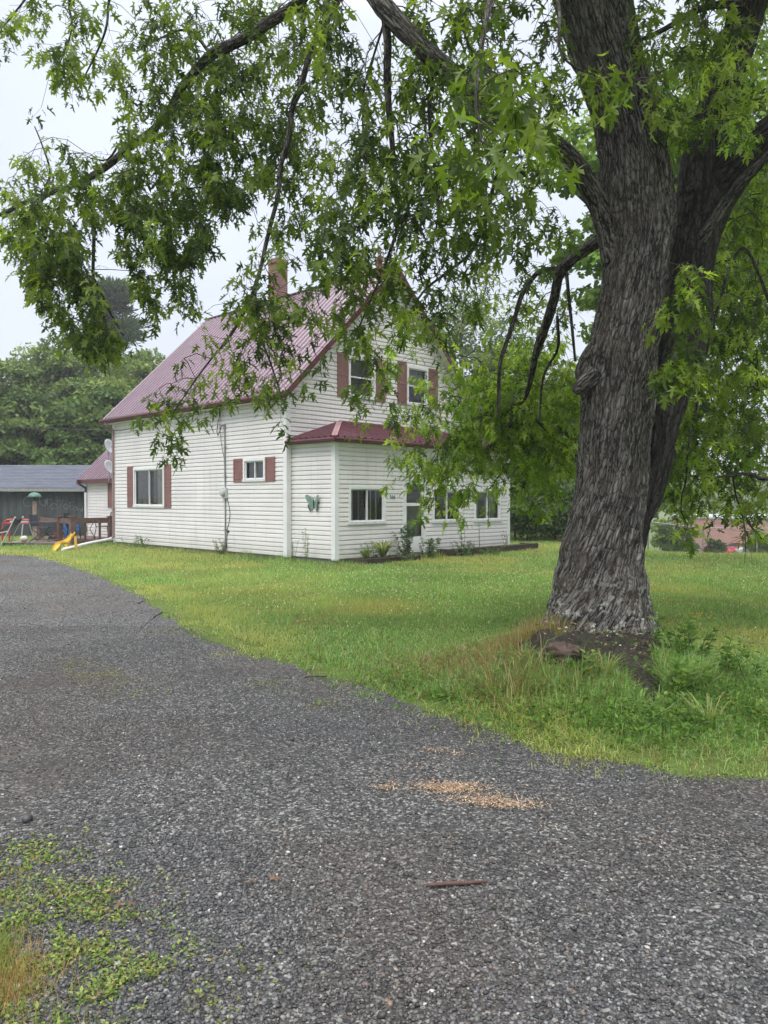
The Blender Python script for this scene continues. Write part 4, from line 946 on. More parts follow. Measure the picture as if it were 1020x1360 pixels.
limb([(815, 300, 0, 14), (797, 318, 0.1, 9), (778, 330, 0.2, 8.5), (757, 347, 0.3, 8), (743, 364, 0.4, 7.5), (735, 400, 0.6, 7), (722, 440, 0.9, 6.5), (711, 472, 1.3, 5), (700, 520, 1.9, 3.6), (672, 570, 2.6, 2.8), (628, 612, 3.0, 2), (585, 640, 3.1, 1.3)], TY, 14, 0.06, 0.01)
limb([(742, 357, 0.4, 3.5), (716, 361, 0.35, 3.4), (694, 390, 0.3, 3.4), (683, 425, 0.3, 3.2), (667, 472, 0.3, 3), (663, 500, 0.3, 2.8), (662, 548, 0.3, 2.4)], TY, 8, 0.06)
limb([(752, 358, 0.35, 2.4), (756, 400, 0.3, 2.2), (760, 438, 0.3, 2), (764, 480, 0.35, 1.6)], TY, 6)
limb([(740, 420, 0.8, 2), (741, 462, 1.0, 1.8), (722, 500, 1.2, 1.6), (716, 560, 1.3, 1.2)], TY, 6)
limb([(696, 540, 2.1, 2.6), (730, 575, 2.4, 2), (765, 605, 2.6, 1.4), (790, 640, 2.6, 1)], TY, 6)
limb([(690, 548, 2.3, 2.4), (655, 520, 2.7, 2), (625, 505, 3.0, 1.5), (600, 520, 3.1, 1)], TY, 6)
limb([(660, 580, 2.7, 2), (615, 580, 3.0, 1.6), (575, 600, 3.2, 1)], TY, 6)
# the long branch that sweeps to the upper left, and its droopers
limb([(450, -60, 0.1, 9), (405, -8, 0.4, 8), (392, 8, 0.5, 8), (360, 28, 0.6, 7.6), (330, 48, 0.7, 7.2), (302, 62, 0.8, 7), (280, 73, 0.9, 6.6), (258, 96, 1.0, 6), (240, 118, 1.0, 5.6), (225, 145, 1.1, 5), (204, 172, 1.2, 5), (172, 195, 1.2, 5), (150, 214, 1.3, 5), (115, 238, 1.3, 4.4), (62, 259, 1.3, 3.6), (30, 270, 1.3, 3), (0, 285, 1.3, 2.6), (-60, 300, 1.3, 2)], 7.5, 12, 0.06, 0.006)
limb([(118, 239, 1.3, 3), (125, 290, 1.3, 2.6), (124, 370, 1.25, 2.2), (134, 402, 1.2, 1.8), (142, 444, 1.2, 1.2)], 7.5, 6)
limb([(124, 368, 1.25, 1.8), (148, 418, 1.3, 1.5), (164, 446, 1.3, 1)], 7.5, 6)
limb([(60, 260, 1.3, 2.2), (30, 300, 1.2, 1.8), (5, 318, 1.2, 1.5), (-40, 350, 1.2, 1.2)], 7.5, 6)
limb([(390, -130, -0.1, 5), (260, -120, 0.6, 4), (160, -50, 1.0, 2.6), (145, 0, 1.1, 1.8), (142, 32, 1.1, 1.6), (132, 62, 1.1, 1.3), (107, 112, 1.1, 0.9)], 7.5, 6)
limb([(260, -120, 0.6, 3.4), (150, -80, 1.0, 2.6), (95, -10, 1.1, 1.8), (95, 40, 1.1, 1.2), (75, 95, 1.1, 0.8)], 7.5, 6)
limb([(150, -80, 1.0, 2.4), (70, -40, 1.2, 1.8), (25, 10, 1.2, 1.2), (5, 35, 1.2, 0.8)], 7.5, 6)
limb([(278, 70, 0.9, 2.4), (262, 50, 0.9, 2), (240, 40, 0.9, 1.6), (190, 62, 1.0, 1)], 7.5, 6)
limb([(172, 192, 1.2, 2), (160, 190, 1.2, 1.8), (143, 212, 1.2, 1.2), (120, 210, 1.2, 0.8)], 7.5, 6)
limb([(62, 255, 1.3, 2), (66, 225, 1.3, 1.5), (55, 190, 1.3, 1.1), (46, 168, 1.3, 0.8)], 7.5, 6)
limb([(288, 100, 0.85, 2.4), (286, 160, 0.85, 2), (281, 230, 0.85, 1.4), (278, 262, 0.85, 1)], 7.5, 6)
limb([(466, -40, -0.2, 6), (445, 5, 0.0, 5.5), (432, 30, 0.1, 5), (420, 50, 0.15, 4.8), (408, 85, 0.2, 4.4), (398, 120, 0.2, 4.2), (388, 145, 0.25, 4), (382, 190, 0.3, 3.8), (374, 215, 0.3, 3.6), (369, 260, 0.35, 3.2), (356, 312, 0.4, 3), (345, 360, 0.4, 2.8), (330, 402, 0.4, 2.4), (306, 445, 0.4, 2), (270, 490, 0.4, 1.4), (232, 545, 0.4, 0.9)], 7.5, 10, 0.06, 0.004)
limb([(338, 385, 0.4, 2), (345, 440, 0.35, 1.7), (362, 490, 0.35, 1.3), (375, 530, 0.3, 0.9)], 7.5, 6)
limb([(512, 22, -1.2, 6), (515, 60, -1.1, 5.6), (514, 100, -1.0, 5), (517, 150, -0.9, 4.6), (521, 192, -0.8, 4), (526, 245, -0.7, 3), (528, 300, -0.6, 2.2), (500, 380, -0.5, 1.6), (470, 450, -0.4, 1.1)], TY, 10, 0.05, 0.004)
limb([(510, 30, -1.1, 1.8), (496, 75, -1.0, 1.6), (484, 115, -0.9, 1.5), (482, 165, -0.9, 1.4), (486, 245, -0.8, 1), (489, 300, -0.8, 0.8)], TY, 6)
limb([(576, 82, -1.15, 2.6), (573, 120, -1.1, 2.4), (570, 160, -1.1, 2.2), (577, 222, -1.0, 1.8), (582, 290, -0.9, 1.5), (570, 322, -0.9, 1)], TY, 6)
limb([(680, 164, -0.8, 3.4), (655, 250, -0.7, 2.8), (630, 328, -0.6, 2.4), (596, 360, -0.6, 2), (556, 396, -0.6, 1.5), (530, 470, -0.6, 1)], TY, 6)
limb([(1080, 140, -0.1, 5), (1075, 400, 0.6, 4), (1050, 610, 1.0, 3.2), (1020, 636, 1.0, 3), (995, 629, 1.0, 2.8), (974, 631, 1.0, 2.2), (950, 634, 1.0, 1.2)], TY, 8)
limb([(972, 625, 1.0, 1.5), (977, 655, 1.0, 1.2), (987, 690, 1.0, 0.9), (990, 720, 1.0, 0.6), (989, 748, 1.0, 0.3)], TY, 6)
limb([(987, 688, 1.0, 1.3), (1000, 702, 1.0, 1.1), (1012, 716, 1.0, 0.8)], TY, 6)
limb([(913, 600, 0.9, 1.4), (911, 640, 0.9, 1.2), (906, 655, 0.9, 1.1), (905, 680, 0.9, 0.9), (914, 698, 0.9, 0.5)], TY, 6)
limb([(1030, 420, 0.6, 2.4), (985, 330, 0.8, 2), (945, 440, 0.9, 1.8), (925, 540, 0.9, 1.6), (913, 600, 0.9, 1.4)], TY, 6)
limb([(776, -40, -0.3, 8), (700, -60, -1.6, 7), (660, -20, -2.8, 5), (640, 60, -3.6, 3), (632, 140, -3.9, 1.6), (640, 190, -4.0, 0.8)], TY, 8)
limb([(700, -60, -1.6, 4), (740, 0, -2.2, 2.6), (745, 70, -2.4, 1.6), (790, 100, -2.3, 1.2), (860, 104, -2.2, 0.6)], TY, 6)
limb([(996, 0, 0.4, 8), (930, 12, 0.2, 4.5), (880, 40, 0.2, 3.4), (845, 52, 0.2, 2.6), (846, 20, 0.2, 2)], TY, 6)
o = bark_tube('branch_stub', px([(792, 497, -0.2), (776, 511, -0.22), (766, 519, -0.22), (763, 522, -0.22)], TY), [0.09, 0.07, 0.055, 0.02], maple, 40, 0.02, 0.025, 0, None, 1.5)[0]

# root mass and soil bank at the foot
def root_mound():
    n, m = 200, 200; x = np.linspace(0.8, 3.2, n); y = np.linspace(5.6, 8.2, m); X, Y = np.meshgrid(x, y)
    h = mound_h(X, Y); h = h * (1 + 1.0 * (fbm(X * 4, Y * 4, 61, 4) - 0.5)) + (0.10 * (fbm(X * 9, Y * 9, 63, 3) - 0.5) + 0.07 * (fbm(X * 22, Y * 22, 62, 3) - 0.5)) * np.clip(h * 9, 0, 1) - 0.045
    V = np.stack([X, Y, ground_z(X, Y) + h], -1).reshape(-1, 3); i = np.arange(n * m).reshape(m, n)
    Fa = np.stack([i[:-1, :-1], i[:-1, 1:], i[1:, 1:], i[1:, :-1]], -1).reshape(-1, 4)
    tag(link_mesh('root_mound', np_mesh('root_mound', V, Fa, smooth=True), M['soil'], maple), 'dark bare root mound at the foot of the trunk')
    n = 900; P = np.column_stack([np.concatenate([rng.normal(1.52, 0.16, n // 2), rng.normal(1.15, 0.13, n // 2)]), np.concatenate([rng.normal(7.22, 0.09, n // 2), rng.normal(6.95, 0.16, n // 2)])])
    T = tints(G_DRY + [(0.26, 0.27, 0.10)], n, 0.2); V, Fa, T = blades(P, rng.uniform(0.08, 0.24, n), rng.uniform(0.003, 0.006, n), T, 0.35, True); q = np.repeat(mound_h(P[:, 0], P[:, 1]), 5) * 0.85; V[:, 2] += q
    tag(link_mesh('dry_grass', np_mesh('dry_grass', V, Fa, T), M['grass']), 'dry straw coloured grass tufts on the root mound left of the trunk', 'grass', kind='stuff')
    n = 700; P = np.column_stack([rng.normal(1.95, 0.42, n), rng.normal(6.85, 0.35, n)]); P = P[mound_h(P[:, 0], P[:, 1]) > 0.05]; n = len(P)
    pos = np.column_stack([P, ground_z(P[:, 0], P[:, 1]) + mound_h(P[:, 0], P[:, 1]) + 0.01]); d = np.column_stack([rng.normal(size=(n, 2)), rng.normal(0, 0.3, n)])
    V, Fa, T = scatter(DIA_V, DIA_F, pos, d, np.array((0, 0, 1.0)) + rng.normal(0, 0.5, (n, 3)), rng.uniform(0.012, 0.045, n), tints([(0.16, 0.11, 0.07), (0.3, 0.29, 0.24), (0.09, 0.13, 0.03), (0.22, 0.16, 0.1)], n, 0.25))
    tag(link_mesh('leaf_litter', np_mesh('leaf_litter', V, Fa, T), M['litter']), 'bits of bark, lichen and dead leaf lying on the root mound', 'litter', kind='stuff')
    # broken surface root
    c = at(752, 872, 6.45); pts = [c + np.array(q) for q in ((-0.13, 0.16, -0.02), (-0.09, 0.06, 0.02), (-0.02, -0.02, 0.035), (0.06, -0.03, 0.035), (0.12, -0.03, 0.015), (0.155, -0.035, 0.0))]
    bark_tube('surface_root', pts, [0.06, 0.085, 0.085, 0.06, 0.035, 0.012], maple, 40, 0.008, 0.05, 0, None, 1.6)[0].data.materials[0] = M['deadroot']
root_mound()

# ---- foliage: how thickly leaves stand in each 30 px cell of the photograph, top row first
GRID = """
3527204664 8765853365 7866510056 6799
4138205656 8736743278 8865410044 5689
0167346657 8568722379 8733321144 6898
0164556778 8857745465 9975655556 7875
0000245888 9867645464 8997631146 6577
0210034888 8666567676 7886510036 5476
0330267789 7777588886 7776500034 1054
1655678679 7676488787 8765300022 0056
6666665788 6675488786 8864300000 0278
6675466783 3673677676 7885300000 0578
5576122781 1656778767 7753300000 3577
1567000330 3736777757 6532500000 3566
0222000000 6666668855 5433500000 4566
0000000000 5666468875 3534400004 6666
0000000000 5764667876 1233200005 6676
0000000004 7661556876 1154400003 6666
0000000045 7660546756 3577650004 6665
0000000466 4661355554 4788760003 6665
0000002641 0340022454 7889860004 7666
0000000500 0000000215 8889860005 7665
0000000100 0000000167 8999850026 6654
0000000000 0000000377 8667620034 5434
0000000000 0000000243 3213300002 3245
0000000000 0000000000 0000000000 1013
"""
ROWS = [r.replace(' ', '') for r in GRID.strip().splitlines()]
def cell_depth(c, r):
    """(distance, spread) choices for a cell"""
    x = c * 30
    if r >= 15 and 17 <= c <= 25: return [(10.4, 0.7, 1.0)]
    if r >= 12 and 21 <= c <= 25: return [(9.6, 0.9, 1.0)]
    if c >= 28:
        if r <= 5: return [(7.0, 0.6, 0.45), (9.6, 1.0, 0.55)]
        if r in (12, 13, 14, 15, 16) and c <= 30: return [(6.9, 0.3, 0.6), (9.5, 0.8, 0.4)]
        return [(9.2, 0.8, 0.6), (11.5, 0.8, 0.4)]
    if 20 <= c <= 24 and r <= 8: return [(3.9, 0.5, 0.30), (6.6, 0.7, 0.70)] if r <= 7 else [(4.2, 0.3, 0.1), (6.8, 0.7, 0.9)]
    if c in (25, 26, 27): return [(5.3, 0.25, 1.0)]
    if c >= 14: return [(6.9, 0.8, 1.0)]
    if c >= 9 and r >= 12: return [(7.9, 0.5, 1.0)]
    return [(8.4, 0.7, 1.0)]
clus = []
for r, row in enumerate(ROWS):
    for c in range(34):
        dn = int(row[c])
        if not dn: continue
        for Y0, sp, w in cell_depth(c, r):
            n = rng.poisson(0.0090 * dn ** 1.25 * (72 * (Y0 / 8.5) ** 1.5) * w * (2.2 if c >= 28 and r > 4 else 0.5 if r >= 21 and c < 22 else 0.9 if r >= 21 else 1.35 if r >= 18 and 17 <= c else 1.6 if r >= 15 and 20 <= c <= 25 else 0.40 if 14 <= r <= 18 and 13 <= c <= 19 else 0.62 if 11 <= r <= 18 and 9 <= c <= 20 else 0.84))
            for _ in range(n):
                Y = Y0 + rng.normal(0, sp * 0.6); x = (c + rng.uniform(0.0, 1.0)) * 30; y = (r + rng.uniform(0, 1.0)) * 30 - 10
                if dn <= 3 and rng.uniform() < 0.25: continue
                clus.append((*at(x, y, Y), Y, 0))
# hanging sprays: (path in the photograph, half width, how many, distance)
for path, hw, n_, Y0 in (([(178, 262), (166, 300), (172, 348), (187, 374), (196, 398), (207, 424)], 11, 62, 8.5), ([(196, 300), (197, 350)], 8, 16, 8.6), ([(214, 290), (225, 335), (232, 368), (250, 405), (261, 430)], 11, 52, 8.4),
        ([(255, 280), (262, 330), (245, 350)], 14, 40, 8.5), ([(10, 320), (40, 362), (62, 395), (84, 415), (100, 446), (132, 470)], 17, 105, 8.6), ([(84, 330), (105, 372), (122, 402)], 16, 56, 8.4), ([(125, 420), (140, 450), (165, 462)], 13, 34, 8.6), ([(60, 330), (64, 372)], 14, 30, 8.7),
        ([(285, 130), (284, 230), (292, 268)], 14, 40, 8.2), ([(305, 242), (318, 262)], 8, 10, 8.3)):
    path = np.array(path, float); sl__ = np.concatenate([[0], np.cumsum(np.linalg.norm(np.diff(path, axis=0), axis=1))])
    for t in rng.uniform(0, sl__[-1], int(n_ * 0.62)):
        i = min(np.searchsorted(sl__, t, 'right') - 1, len(path) - 2); f_ = (t - sl__[i]) / (sl__[i + 1] - sl__[i]); w_ = hw * (1.35 - 0.6 * t / sl__[-1])
        p = path[i] + (path[i + 1] - path[i]) * f_ + rng.normal(0, 0.5, 2) * w_ - (0, 9); Y = Y0 + rng.normal(0, 0.14); clus.append((*at(p[0], p[1], Y), Y, 0))
n = 700; q = np.column_stack([rng.normal(2.6, 1.3, n), rng.normal(7.2, 1.3, n), rng.uniform(6.4, 9.5, n)]); X, Yp, fw = to_px(q)
for p in q[Yp < -25]: clus.append((*p, 99, 1))
n = 1900; q = unit(n) * rng.uniform(0.25, 1, (n, 1)) ** 0.4 * np.array((6.2, 5.6, 3.4)) + np.array((1.6, 8.2, 10.6))
X, Yp, fw = to_px(q); ok = ((Yp < -45) | (X < -120) | (X > 1140) | (fw < 0.5)) & (q[:, 2] > 3.5) & (np.hypot(q[:, 0], q[:, 1]) > 2.0)
# beyond the right of the frame the crown comes down too
n2 = 500; q2 = np.column_stack([rng.uniform(5.6, 8.6, n2), rng.uniform(5.5, 11, n2), rng.uniform(2.6, 8, n2)]); X2, _, f2 = to_px(q2); q2 = q2[X2 > 1035]
for p in np.concatenate([q[ok], q2]): clus.append((*p, 99, 1))
clus = np.array(clus)
def grow_crown():
    P = clus[:, :3]
    N0 = np.concatenate([c for c, r in LIMBS]); R0 = np.concatenate([r for c, r in LIMBS])
    thin = rng.permutation(len(N0))[:2600]; N0, R0 = N0[thin], R0[thin]
    d0 = np.full(len(P), 1e9)
    for k in range(0, len(N0), 400): d0 = np.minimum(d0, np.linalg.norm(P[:, None] - N0[None, k:k + 400], axis=2).min(1))
    order = np.argsort(d0); net = np.concatenate([N0, np.zeros_like(P)]); m0 = m = len(N0); par = np.full(len(net), -1); cnt = np.zeros(len(net))
    for i in order:
        d = net[:m] - P[i]; dist = np.linalg.norm(d, axis=1) * (1 + 0.7 * (d[:, 2] < -0.02)) + 0.5 * np.clip(-d[:, 2], 0, 9)
        dist[:m0] *= 0.9; j = int(np.argmin(dist)); net[m] = P[i]; par[m] = j; m += 1
    for k in range(m - 1, m0 - 1, -1):
        cnt[k] += 1; j = par[k]
        if j >= m0: cnt[j] += cnt[k]
    V, Fa = [], []; b = 0; tri = [(0, 1, 4), (0, 4, 3), (1, 2, 5), (1, 5, 4), (2, 0, 3), (2, 3, 5)]
    segs = []
    for k in range(m0, m):
        a, e = net[par[k]], net[k]; L = np.linalg.norm(e - a)
        if L > 1.6: continue
        r = 0.0016 + 0.0011 * math.sqrt(cnt[k]); r = min(r, 0.009); mid = (a + e) / 2 + UP * (0.12 * L) + rng.normal(0, 0.05 * L, 3)
        segs.append((a, mid, r)); segs.append((mid, e, r * 0.85))
    for C__, R__ in LIMBS:                             # bare side twigs along the thinner limbs
        for q in range(0, len(C__)):
            if R__[q] < 0.035 and rng.uniform() < 0.5:
                o_ = C__[q]; dv = unit(1)[0] * np.array((1, 1, 0.6)) + np.array((0, 0, -0.35)); l_ = rng.uniform(0.06, 0.34); m_ = o_ + dv * l_ * 0.5 + rng.normal(0, 0.02, 3); e_ = m_ + (dv + rng.normal(0, 0.35, 3)) * l_ * 0.5
                segs.append((o_, m_, 0.0028)); segs.append((m_, e_, 0.0018))
                if rng.uniform() < 0.5: segs.append((m_, m_ + (dv + rng.normal(0, 0.6, 3)) * l_ * 0.35, 0.0014))
    tw, droop_l, lp, ld, ln, ls, lt = [], None, [], [], [], [], []
    hang = unit(len(P)) * np.array((0.55, 0.55, 0.25)) + np.array((0, 0, -0.85)); hang /= np.linalg.norm(hang, axis=1, keepdims=True)
    for i, p in enumerate(P):
        far = clus[i, 4] > 0; L = rng.uniform(0.12, 0.30); e = p + hang[i] * L
        if not far: segs.append((p, e, 0.0014))
        nl = rng.integers(8, 14) if not far else 8; t = np.linspace(0.1, 1.05, nl); base = p + hang[i] * L * t[:, None]
        out = unit(nl) * np.array((1, 1, 0.5)); base = base + out * rng.uniform(0.02, 0.10, (nl, 1))
        lp.append(base); ld.append(out * 0.85 + np.array((0, 0, -0.65)) + unit(nl) * 0.3); nn = unit(nl) * 0.75 + np.array((0, 0, 0.8)) + out * 0.35; ln.append(nn)
        s = rng.uniform(0.058, 0.132, nl) * (1.7 if far else 1.0); ls.append(s)
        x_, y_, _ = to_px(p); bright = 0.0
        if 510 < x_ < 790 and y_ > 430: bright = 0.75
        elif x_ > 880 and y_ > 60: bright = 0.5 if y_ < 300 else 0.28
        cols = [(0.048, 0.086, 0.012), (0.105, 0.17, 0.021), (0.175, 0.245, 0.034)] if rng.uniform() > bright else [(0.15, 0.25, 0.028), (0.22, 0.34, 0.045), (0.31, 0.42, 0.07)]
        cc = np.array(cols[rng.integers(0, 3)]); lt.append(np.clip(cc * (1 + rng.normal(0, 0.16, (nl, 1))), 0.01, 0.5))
    lp, ld, ln, ls, lt = map(np.concatenate, (lp, ld, ln, ls, lt))
    print('maple leaves', len(lp), 'clusters', len(P))
    bv = LEAF_V.copy(); fold = rng.uniform(0.2, 1.6, (len(lp), 1)); bend = rng.uniform(0.3, 1.8, (len(lp), 1))
    B = np.repeat(bv[None], len(lp), 0); B[:, :, 2] = 0.30 * np.abs(bv[None, :, 0]) * fold - 0.22 * bv[None, :, 1] ** 2 * bend; B[:, :, 0] *= rng.uniform(0.75, 1.05, (len(lp), 1))
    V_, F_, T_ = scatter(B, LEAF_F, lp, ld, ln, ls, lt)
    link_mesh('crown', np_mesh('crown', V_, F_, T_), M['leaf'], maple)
    a = np.array([s[0] for s in segs]); e = np.array([s[1] for s in segs]); r = np.array([s[2] for s in segs])[:, None]
    d = e - a; d /= np.linalg.norm(d, axis=1, keepdims=True) + 1e-9; x = np.cross(d, (0.31, 0.9, 0.2)); x /= np.linalg.norm(x, axis=1, keepdims=True) + 1e-9; y = np.cross(d, x)
    ring = [(x * math.cos(t) + y * math.sin(t)) * r for t in (0, 2 * PI / 3, 4 * PI / 3)]
    V_ = np.stack([a + q for q in ring] + [e + q for q in ring], 1).reshape(-1, 3); F_ = (np.array(tri)[None] + (np.arange(len(segs)) * 6)[:, None, None]).reshape(-1, 3)
    link_mesh('twigs', np_mesh('twigs', V_, F_), M['twig'], maple)
grow_crown()
def dead_cluster():
    c = at(505, 345, 6.5); n = 34; pos = c + rng.normal(0, 1, (n, 3)) * np.array((0.012, 0.012, 0.045)); d = rng.normal(0, 0.4, (n, 3)) + np.array((0, 0, -1.0))
    V, Fa, T = scatter(LEAF_V, LEAF_F, pos, d, unit(n), rng.uniform(0.03, 0.06, n), tints([(0.34, 0.23, 0.14), (0.26, 0.16, 0.10)], n, 0.2))
    link_mesh('dry_leaf_cluster', np_mesh('dry', V, Fa, T), M['litter'], maple)
dead_cluster()

# ------------------------------------------------------------------ trees beyond
TREE_COLS = {'deep': [(0.06, 0.11, 0.025), (0.08, 0.14, 0.03), (0.11, 0.17, 0.04)], 'mid': [(0.09, 0.155, 0.032), (0.13, 0.20, 0.045), (0.18, 0.25, 0.06)],
             'bright': [(0.12, 0.22, 0.03), (0.16, 0.27, 0.04), (0.2, 0.31, 0.05)], 'pine': [(0.05, 0.085, 0.045), (0.065, 0.105, 0.055), (0.085, 0.125, 0.065)], 'olive': [(0.07, 0.10, 0.03), (0.09, 0.125, 0.04), (0.12, 0.15, 0.05)]}
def bg_tree(name, label, base, h, rx, cols, n_clump=70, per=110, leaf=0.22, crown_lo=0.2, group=None, ry=None, cat='tree', trunk_r=0.16, seed=0, taper=0.0, spread=0.17, drop=0.0):
    r_ = np.random.default_rng(seed + 100); root = tag(empty(name, base), label, cat, group); base = np.array(base, float); ry = ry or rx
    lo = h * crown_lo; hz = (h - lo) / 2; cz = lo + hz
    v = r_.normal(size=(n_clump, 3)); v /= np.linalg.norm(v, axis=1, keepdims=True); v *= r_.uniform(0.15, 1, (n_clump, 1)) ** 0.45
    k = 1 - taper * np.clip(v[:, 2:3], 0, 1); c = np.column_stack([v[:, 0] * rx * k[:, 0], v[:, 1] * ry * k[:, 0], v[:, 2] * hz + cz])
    cs = r_.uniform(0.6, 1.35, n_clump) * spread * (rx + hz) ; ci = np.repeat(np.arange(n_clump), per); n = len(ci)
    o = r_.normal(size=(n, 3)); o /= np.linalg.norm(o, axis=1, keepdims=True); o[:, 2] = np.where(o[:, 2] < -0.2, -o[:, 2] * 0.7, o[:, 2])
    pos = c[ci] + o * r_.uniform(0.5, 1.0, (n, 1)) ** 0.5 * cs[ci][:, None] * np.array((1.15, 1.15, 0.62))
    pos = pos[pos[:, 2] > 0.05]; ci = ci[:len(pos)]; o = o[:len(pos)]; n = len(pos)
    d = r_.normal(size=(n, 3)) * 0.8 + o * 0.6 + np.array((0, 0, -0.35 - drop)); nr = o * 0.8 + np.array((0, 0, 0.6)) + r_.normal(0, 0.5, (n, 3))
    pal = np.array(TREE_COLS[cols]); tc = pal[r_.integers(0, 3, n_clump)][ci] * (1 + r_.normal(0, 0.17, (n, 1))) * (1 + r_.normal(0, 0.10, n_clump))[ci][:, None]
    V, Fa, T = scatter(CLUMP_V, CLUMP_F, pos + base, d, nr, leaf * r_.uniform(0.6, 1.4, n), np.clip(tc, 0.01, 0.5))
    link_mesh('crown', np_mesh('crown', V, Fa, T), M['farleaf'], root)
    mb = MB(); lean = r_.normal(0, 0.02, 2) * h
    mb.tube([base - UP * 0.3, base + np.array((lean[0] * 0.3, lean[1] * 0.3, h * 0.3)), base + np.array((lean[0], lean[1], h * 0.8))], [trunk_r * 1.25, trunk_r, trunk_r * 0.3], 8)
    for q in range(0, n_clump, 3):
        e = c[q] + base; s = base + np.array((lean[0], lean[1], 1)) * np.array((0.5, 0.5, 0)) + UP * max(h * 0.12, c[q][2] - 0.45 * np.hypot(c[q][0], c[q][1]) - 0.1 * h)
        mb.tube([s, (s + e) / 2 + UP * 0.03 * h, e], [trunk_r * 0.42, trunk_r * 0.28, trunk_r * 0.1], 5, cap=False)
    mb.build('trunk', M['trunk'], root, smooth=True); return root
def ground_at(px_, Y, dz=0.0): X = (px_ - 510) / F * Y; return (X, Y, float(ground_z(X, Y)) + dz)
GL, GH, GR = 'trees beyond the shed', 'trees behind the house', 'trees beyond the lawn fence'
for i, (p, Y, h, rx, cols, lab, nc) in enumerate([
    (-20, 44, 10.0, 3.4, 'mid', 'broad green tree at the far left edge behind the shed', 80), (85, 46, 11.0, 3.0, 'mid', 'round topped maple rising behind the middle of the shed', 80),
    (150, 43, 9.6, 2.6, 'mid', 'green tree standing beside the gable end of the rear wing', 70), (45, 40, 7.4, 2.4, 'deep', 'lower dark tree with sky gaps behind the shed roof', 50),
    (118, 40, 7.2, 2.2, 'deep', 'dark leafy tree just left of the rear wing roof', 55), (200, 47, 10.2, 2.8, 'mid', 'tree top showing above the eave of the main roof', 60), (12, 38.5, 5.4, 2.0, 'deep', 'short dark tree over the left end of the shed roof', 45), (92, 38, 4.6, 1.9, 'deep', 'short dark bushy tree over the middle of the shed roof', 45)]):
    bg_tree('broadleaf_tree', lab, ground_at(p, Y), h, rx, cols, nc, 260, 0.21, 0.12, GL, seed=i, trunk_r=0.2, spread=0.15)
def pine(base, h):
    root = tag(empty('pine_tree', base), 'tall dark pine with ragged branches rising above the trees beyond the shed', 'tree', GL); base = np.array(base, float)
    mb = MB(); mb.tube([base, base + UP * h * 0.6, base + UP * h * 0.98], [0.32, 0.2, 0.05], 8); pos, d, nr = [], [], []
    for z in np.linspace(0.42, 0.985, 17):
        for k in range(5):
            a = rng.uniform(0, 2 * PI); L = (0.25 + 1.05 * (1 - z) ** 0.6) * 2.9 * rng.uniform(0.55, 1.15); L *= 1.25 if math.cos(a) > 0.3 else 0.9
            o = base + UP * h * z; dr = np.array((math.cos(a), math.sin(a), rng.uniform(0.02, 0.35))); e = o + dr * L; mb.tube([o, (o + e) / 2 - UP * 0.12, e], [0.06, 0.045, 0.015], 5, cap=False)
            for t in np.linspace(0.35, 1.05, 8):
                c = o + dr * L * t; m = 26; q = rng.normal(0, 1, (m, 3)) * np.array((0.30, 0.30, 0.13)); pos.append(c + q); d.append(q * 1.2 + dr * 0.5 + UP * 0.25); nr.append(unit(m))
    pos, d, nr = map(np.concatenate, (pos, d, nr)); n = len(pos); bv = DIA_V * np.array((0.55, 1, 1))
    V, Fa, T = scatter(bv, DIA_F, pos, d, nr, rng.uniform(0.28, 0.5, n), tints(TREE_COLS['pine'], n, 0.2)); link_mesh('crown', np_mesh('crown', V, Fa, T), M['farleaf'], root); mb.build('trunk', M['trunk'], root)
pine(ground_at(148, 58), 17.6)
for i, (p, Y, h, rx, cols, lab, nc, tp_) in enumerate([
    (615, 44, 13.2, 2.3, 'mid', 'tall pointed tree just right of the gable peak', 60, 0.7), (672, 46, 12.6, 2.6, 'mid', 'green tree between the gable and the maple trunk', 60, 0.5), (735, 40, 8.4, 2.8, 'olive', 'tree half hidden by the maple trunk', 60, 0.2),
    (712, 33, 5.8, 1.9, 'deep', 'dark bushy tree just past the porch end', 55, 0.1), (760, 36, 6.4, 2.4, 'mid', 'leafy tree behind the foot of the maple trunk', 60, 0.1), (800, 42, 7.8, 2.8, 'mid', 'tree directly behind the maple trunk', 60, 0.2), (655, 38, 7.0, 1.9, 'deep', 'dark tree behind the porch corner', 50, 0.2)]):
    bg_tree('broadleaf_tree', lab, ground_at(p, Y), h, rx, cols, nc, 200, 0.19, 0.10, GH, seed=20 + i, trunk_r=0.17, taper=tp_, spread=0.15)
for i, (p, Y, h, rx, cols, lab) in enumerate([(700, 28.5, 1.9, 0.9, 'deep', 'low dark shrub at the end of the porch planting'), (738, 29, 2.6, 1.2, 'deep', 'dark shrub in the thicket beside the maple trunk'), (684, 30, 2.4, 0.8, 'deep', 'upright dark shrub against the porch end'), (765, 30.5, 2.2, 1.1, 'olive', 'olive shrub hidden behind the trunk base'), (722, 31, 3.4, 1.1, 'deep', 'tall dark shrub filling the thicket')]):
    bg_tree('shrub', lab, ground_at(p, Y), h, rx, cols, 34, 90, 0.14, 0.0, 'shrubs in the thicket beside the house', cat='shrub', trunk_r=0.03, seed=40 + i, spread=0.22)
bg_tree('maple_tree', 'bright green maple standing beyond the right edge of the lawn', (11.6, 19.0, 0), 14.5, 4.6, 'bright', 95, 210, 0.20, 0.30, None, seed=60, trunk_r=0.28, spread=0.13)
bg_tree('maple_tree', 'pale green maple showing between the two stems of the big tree', (6.85, 21.5, 0), 13.5, 2.1, 'bright', 50, 170, 0.20, 0.42, None, seed=61, trunk_r=0.2, spread=0.14)
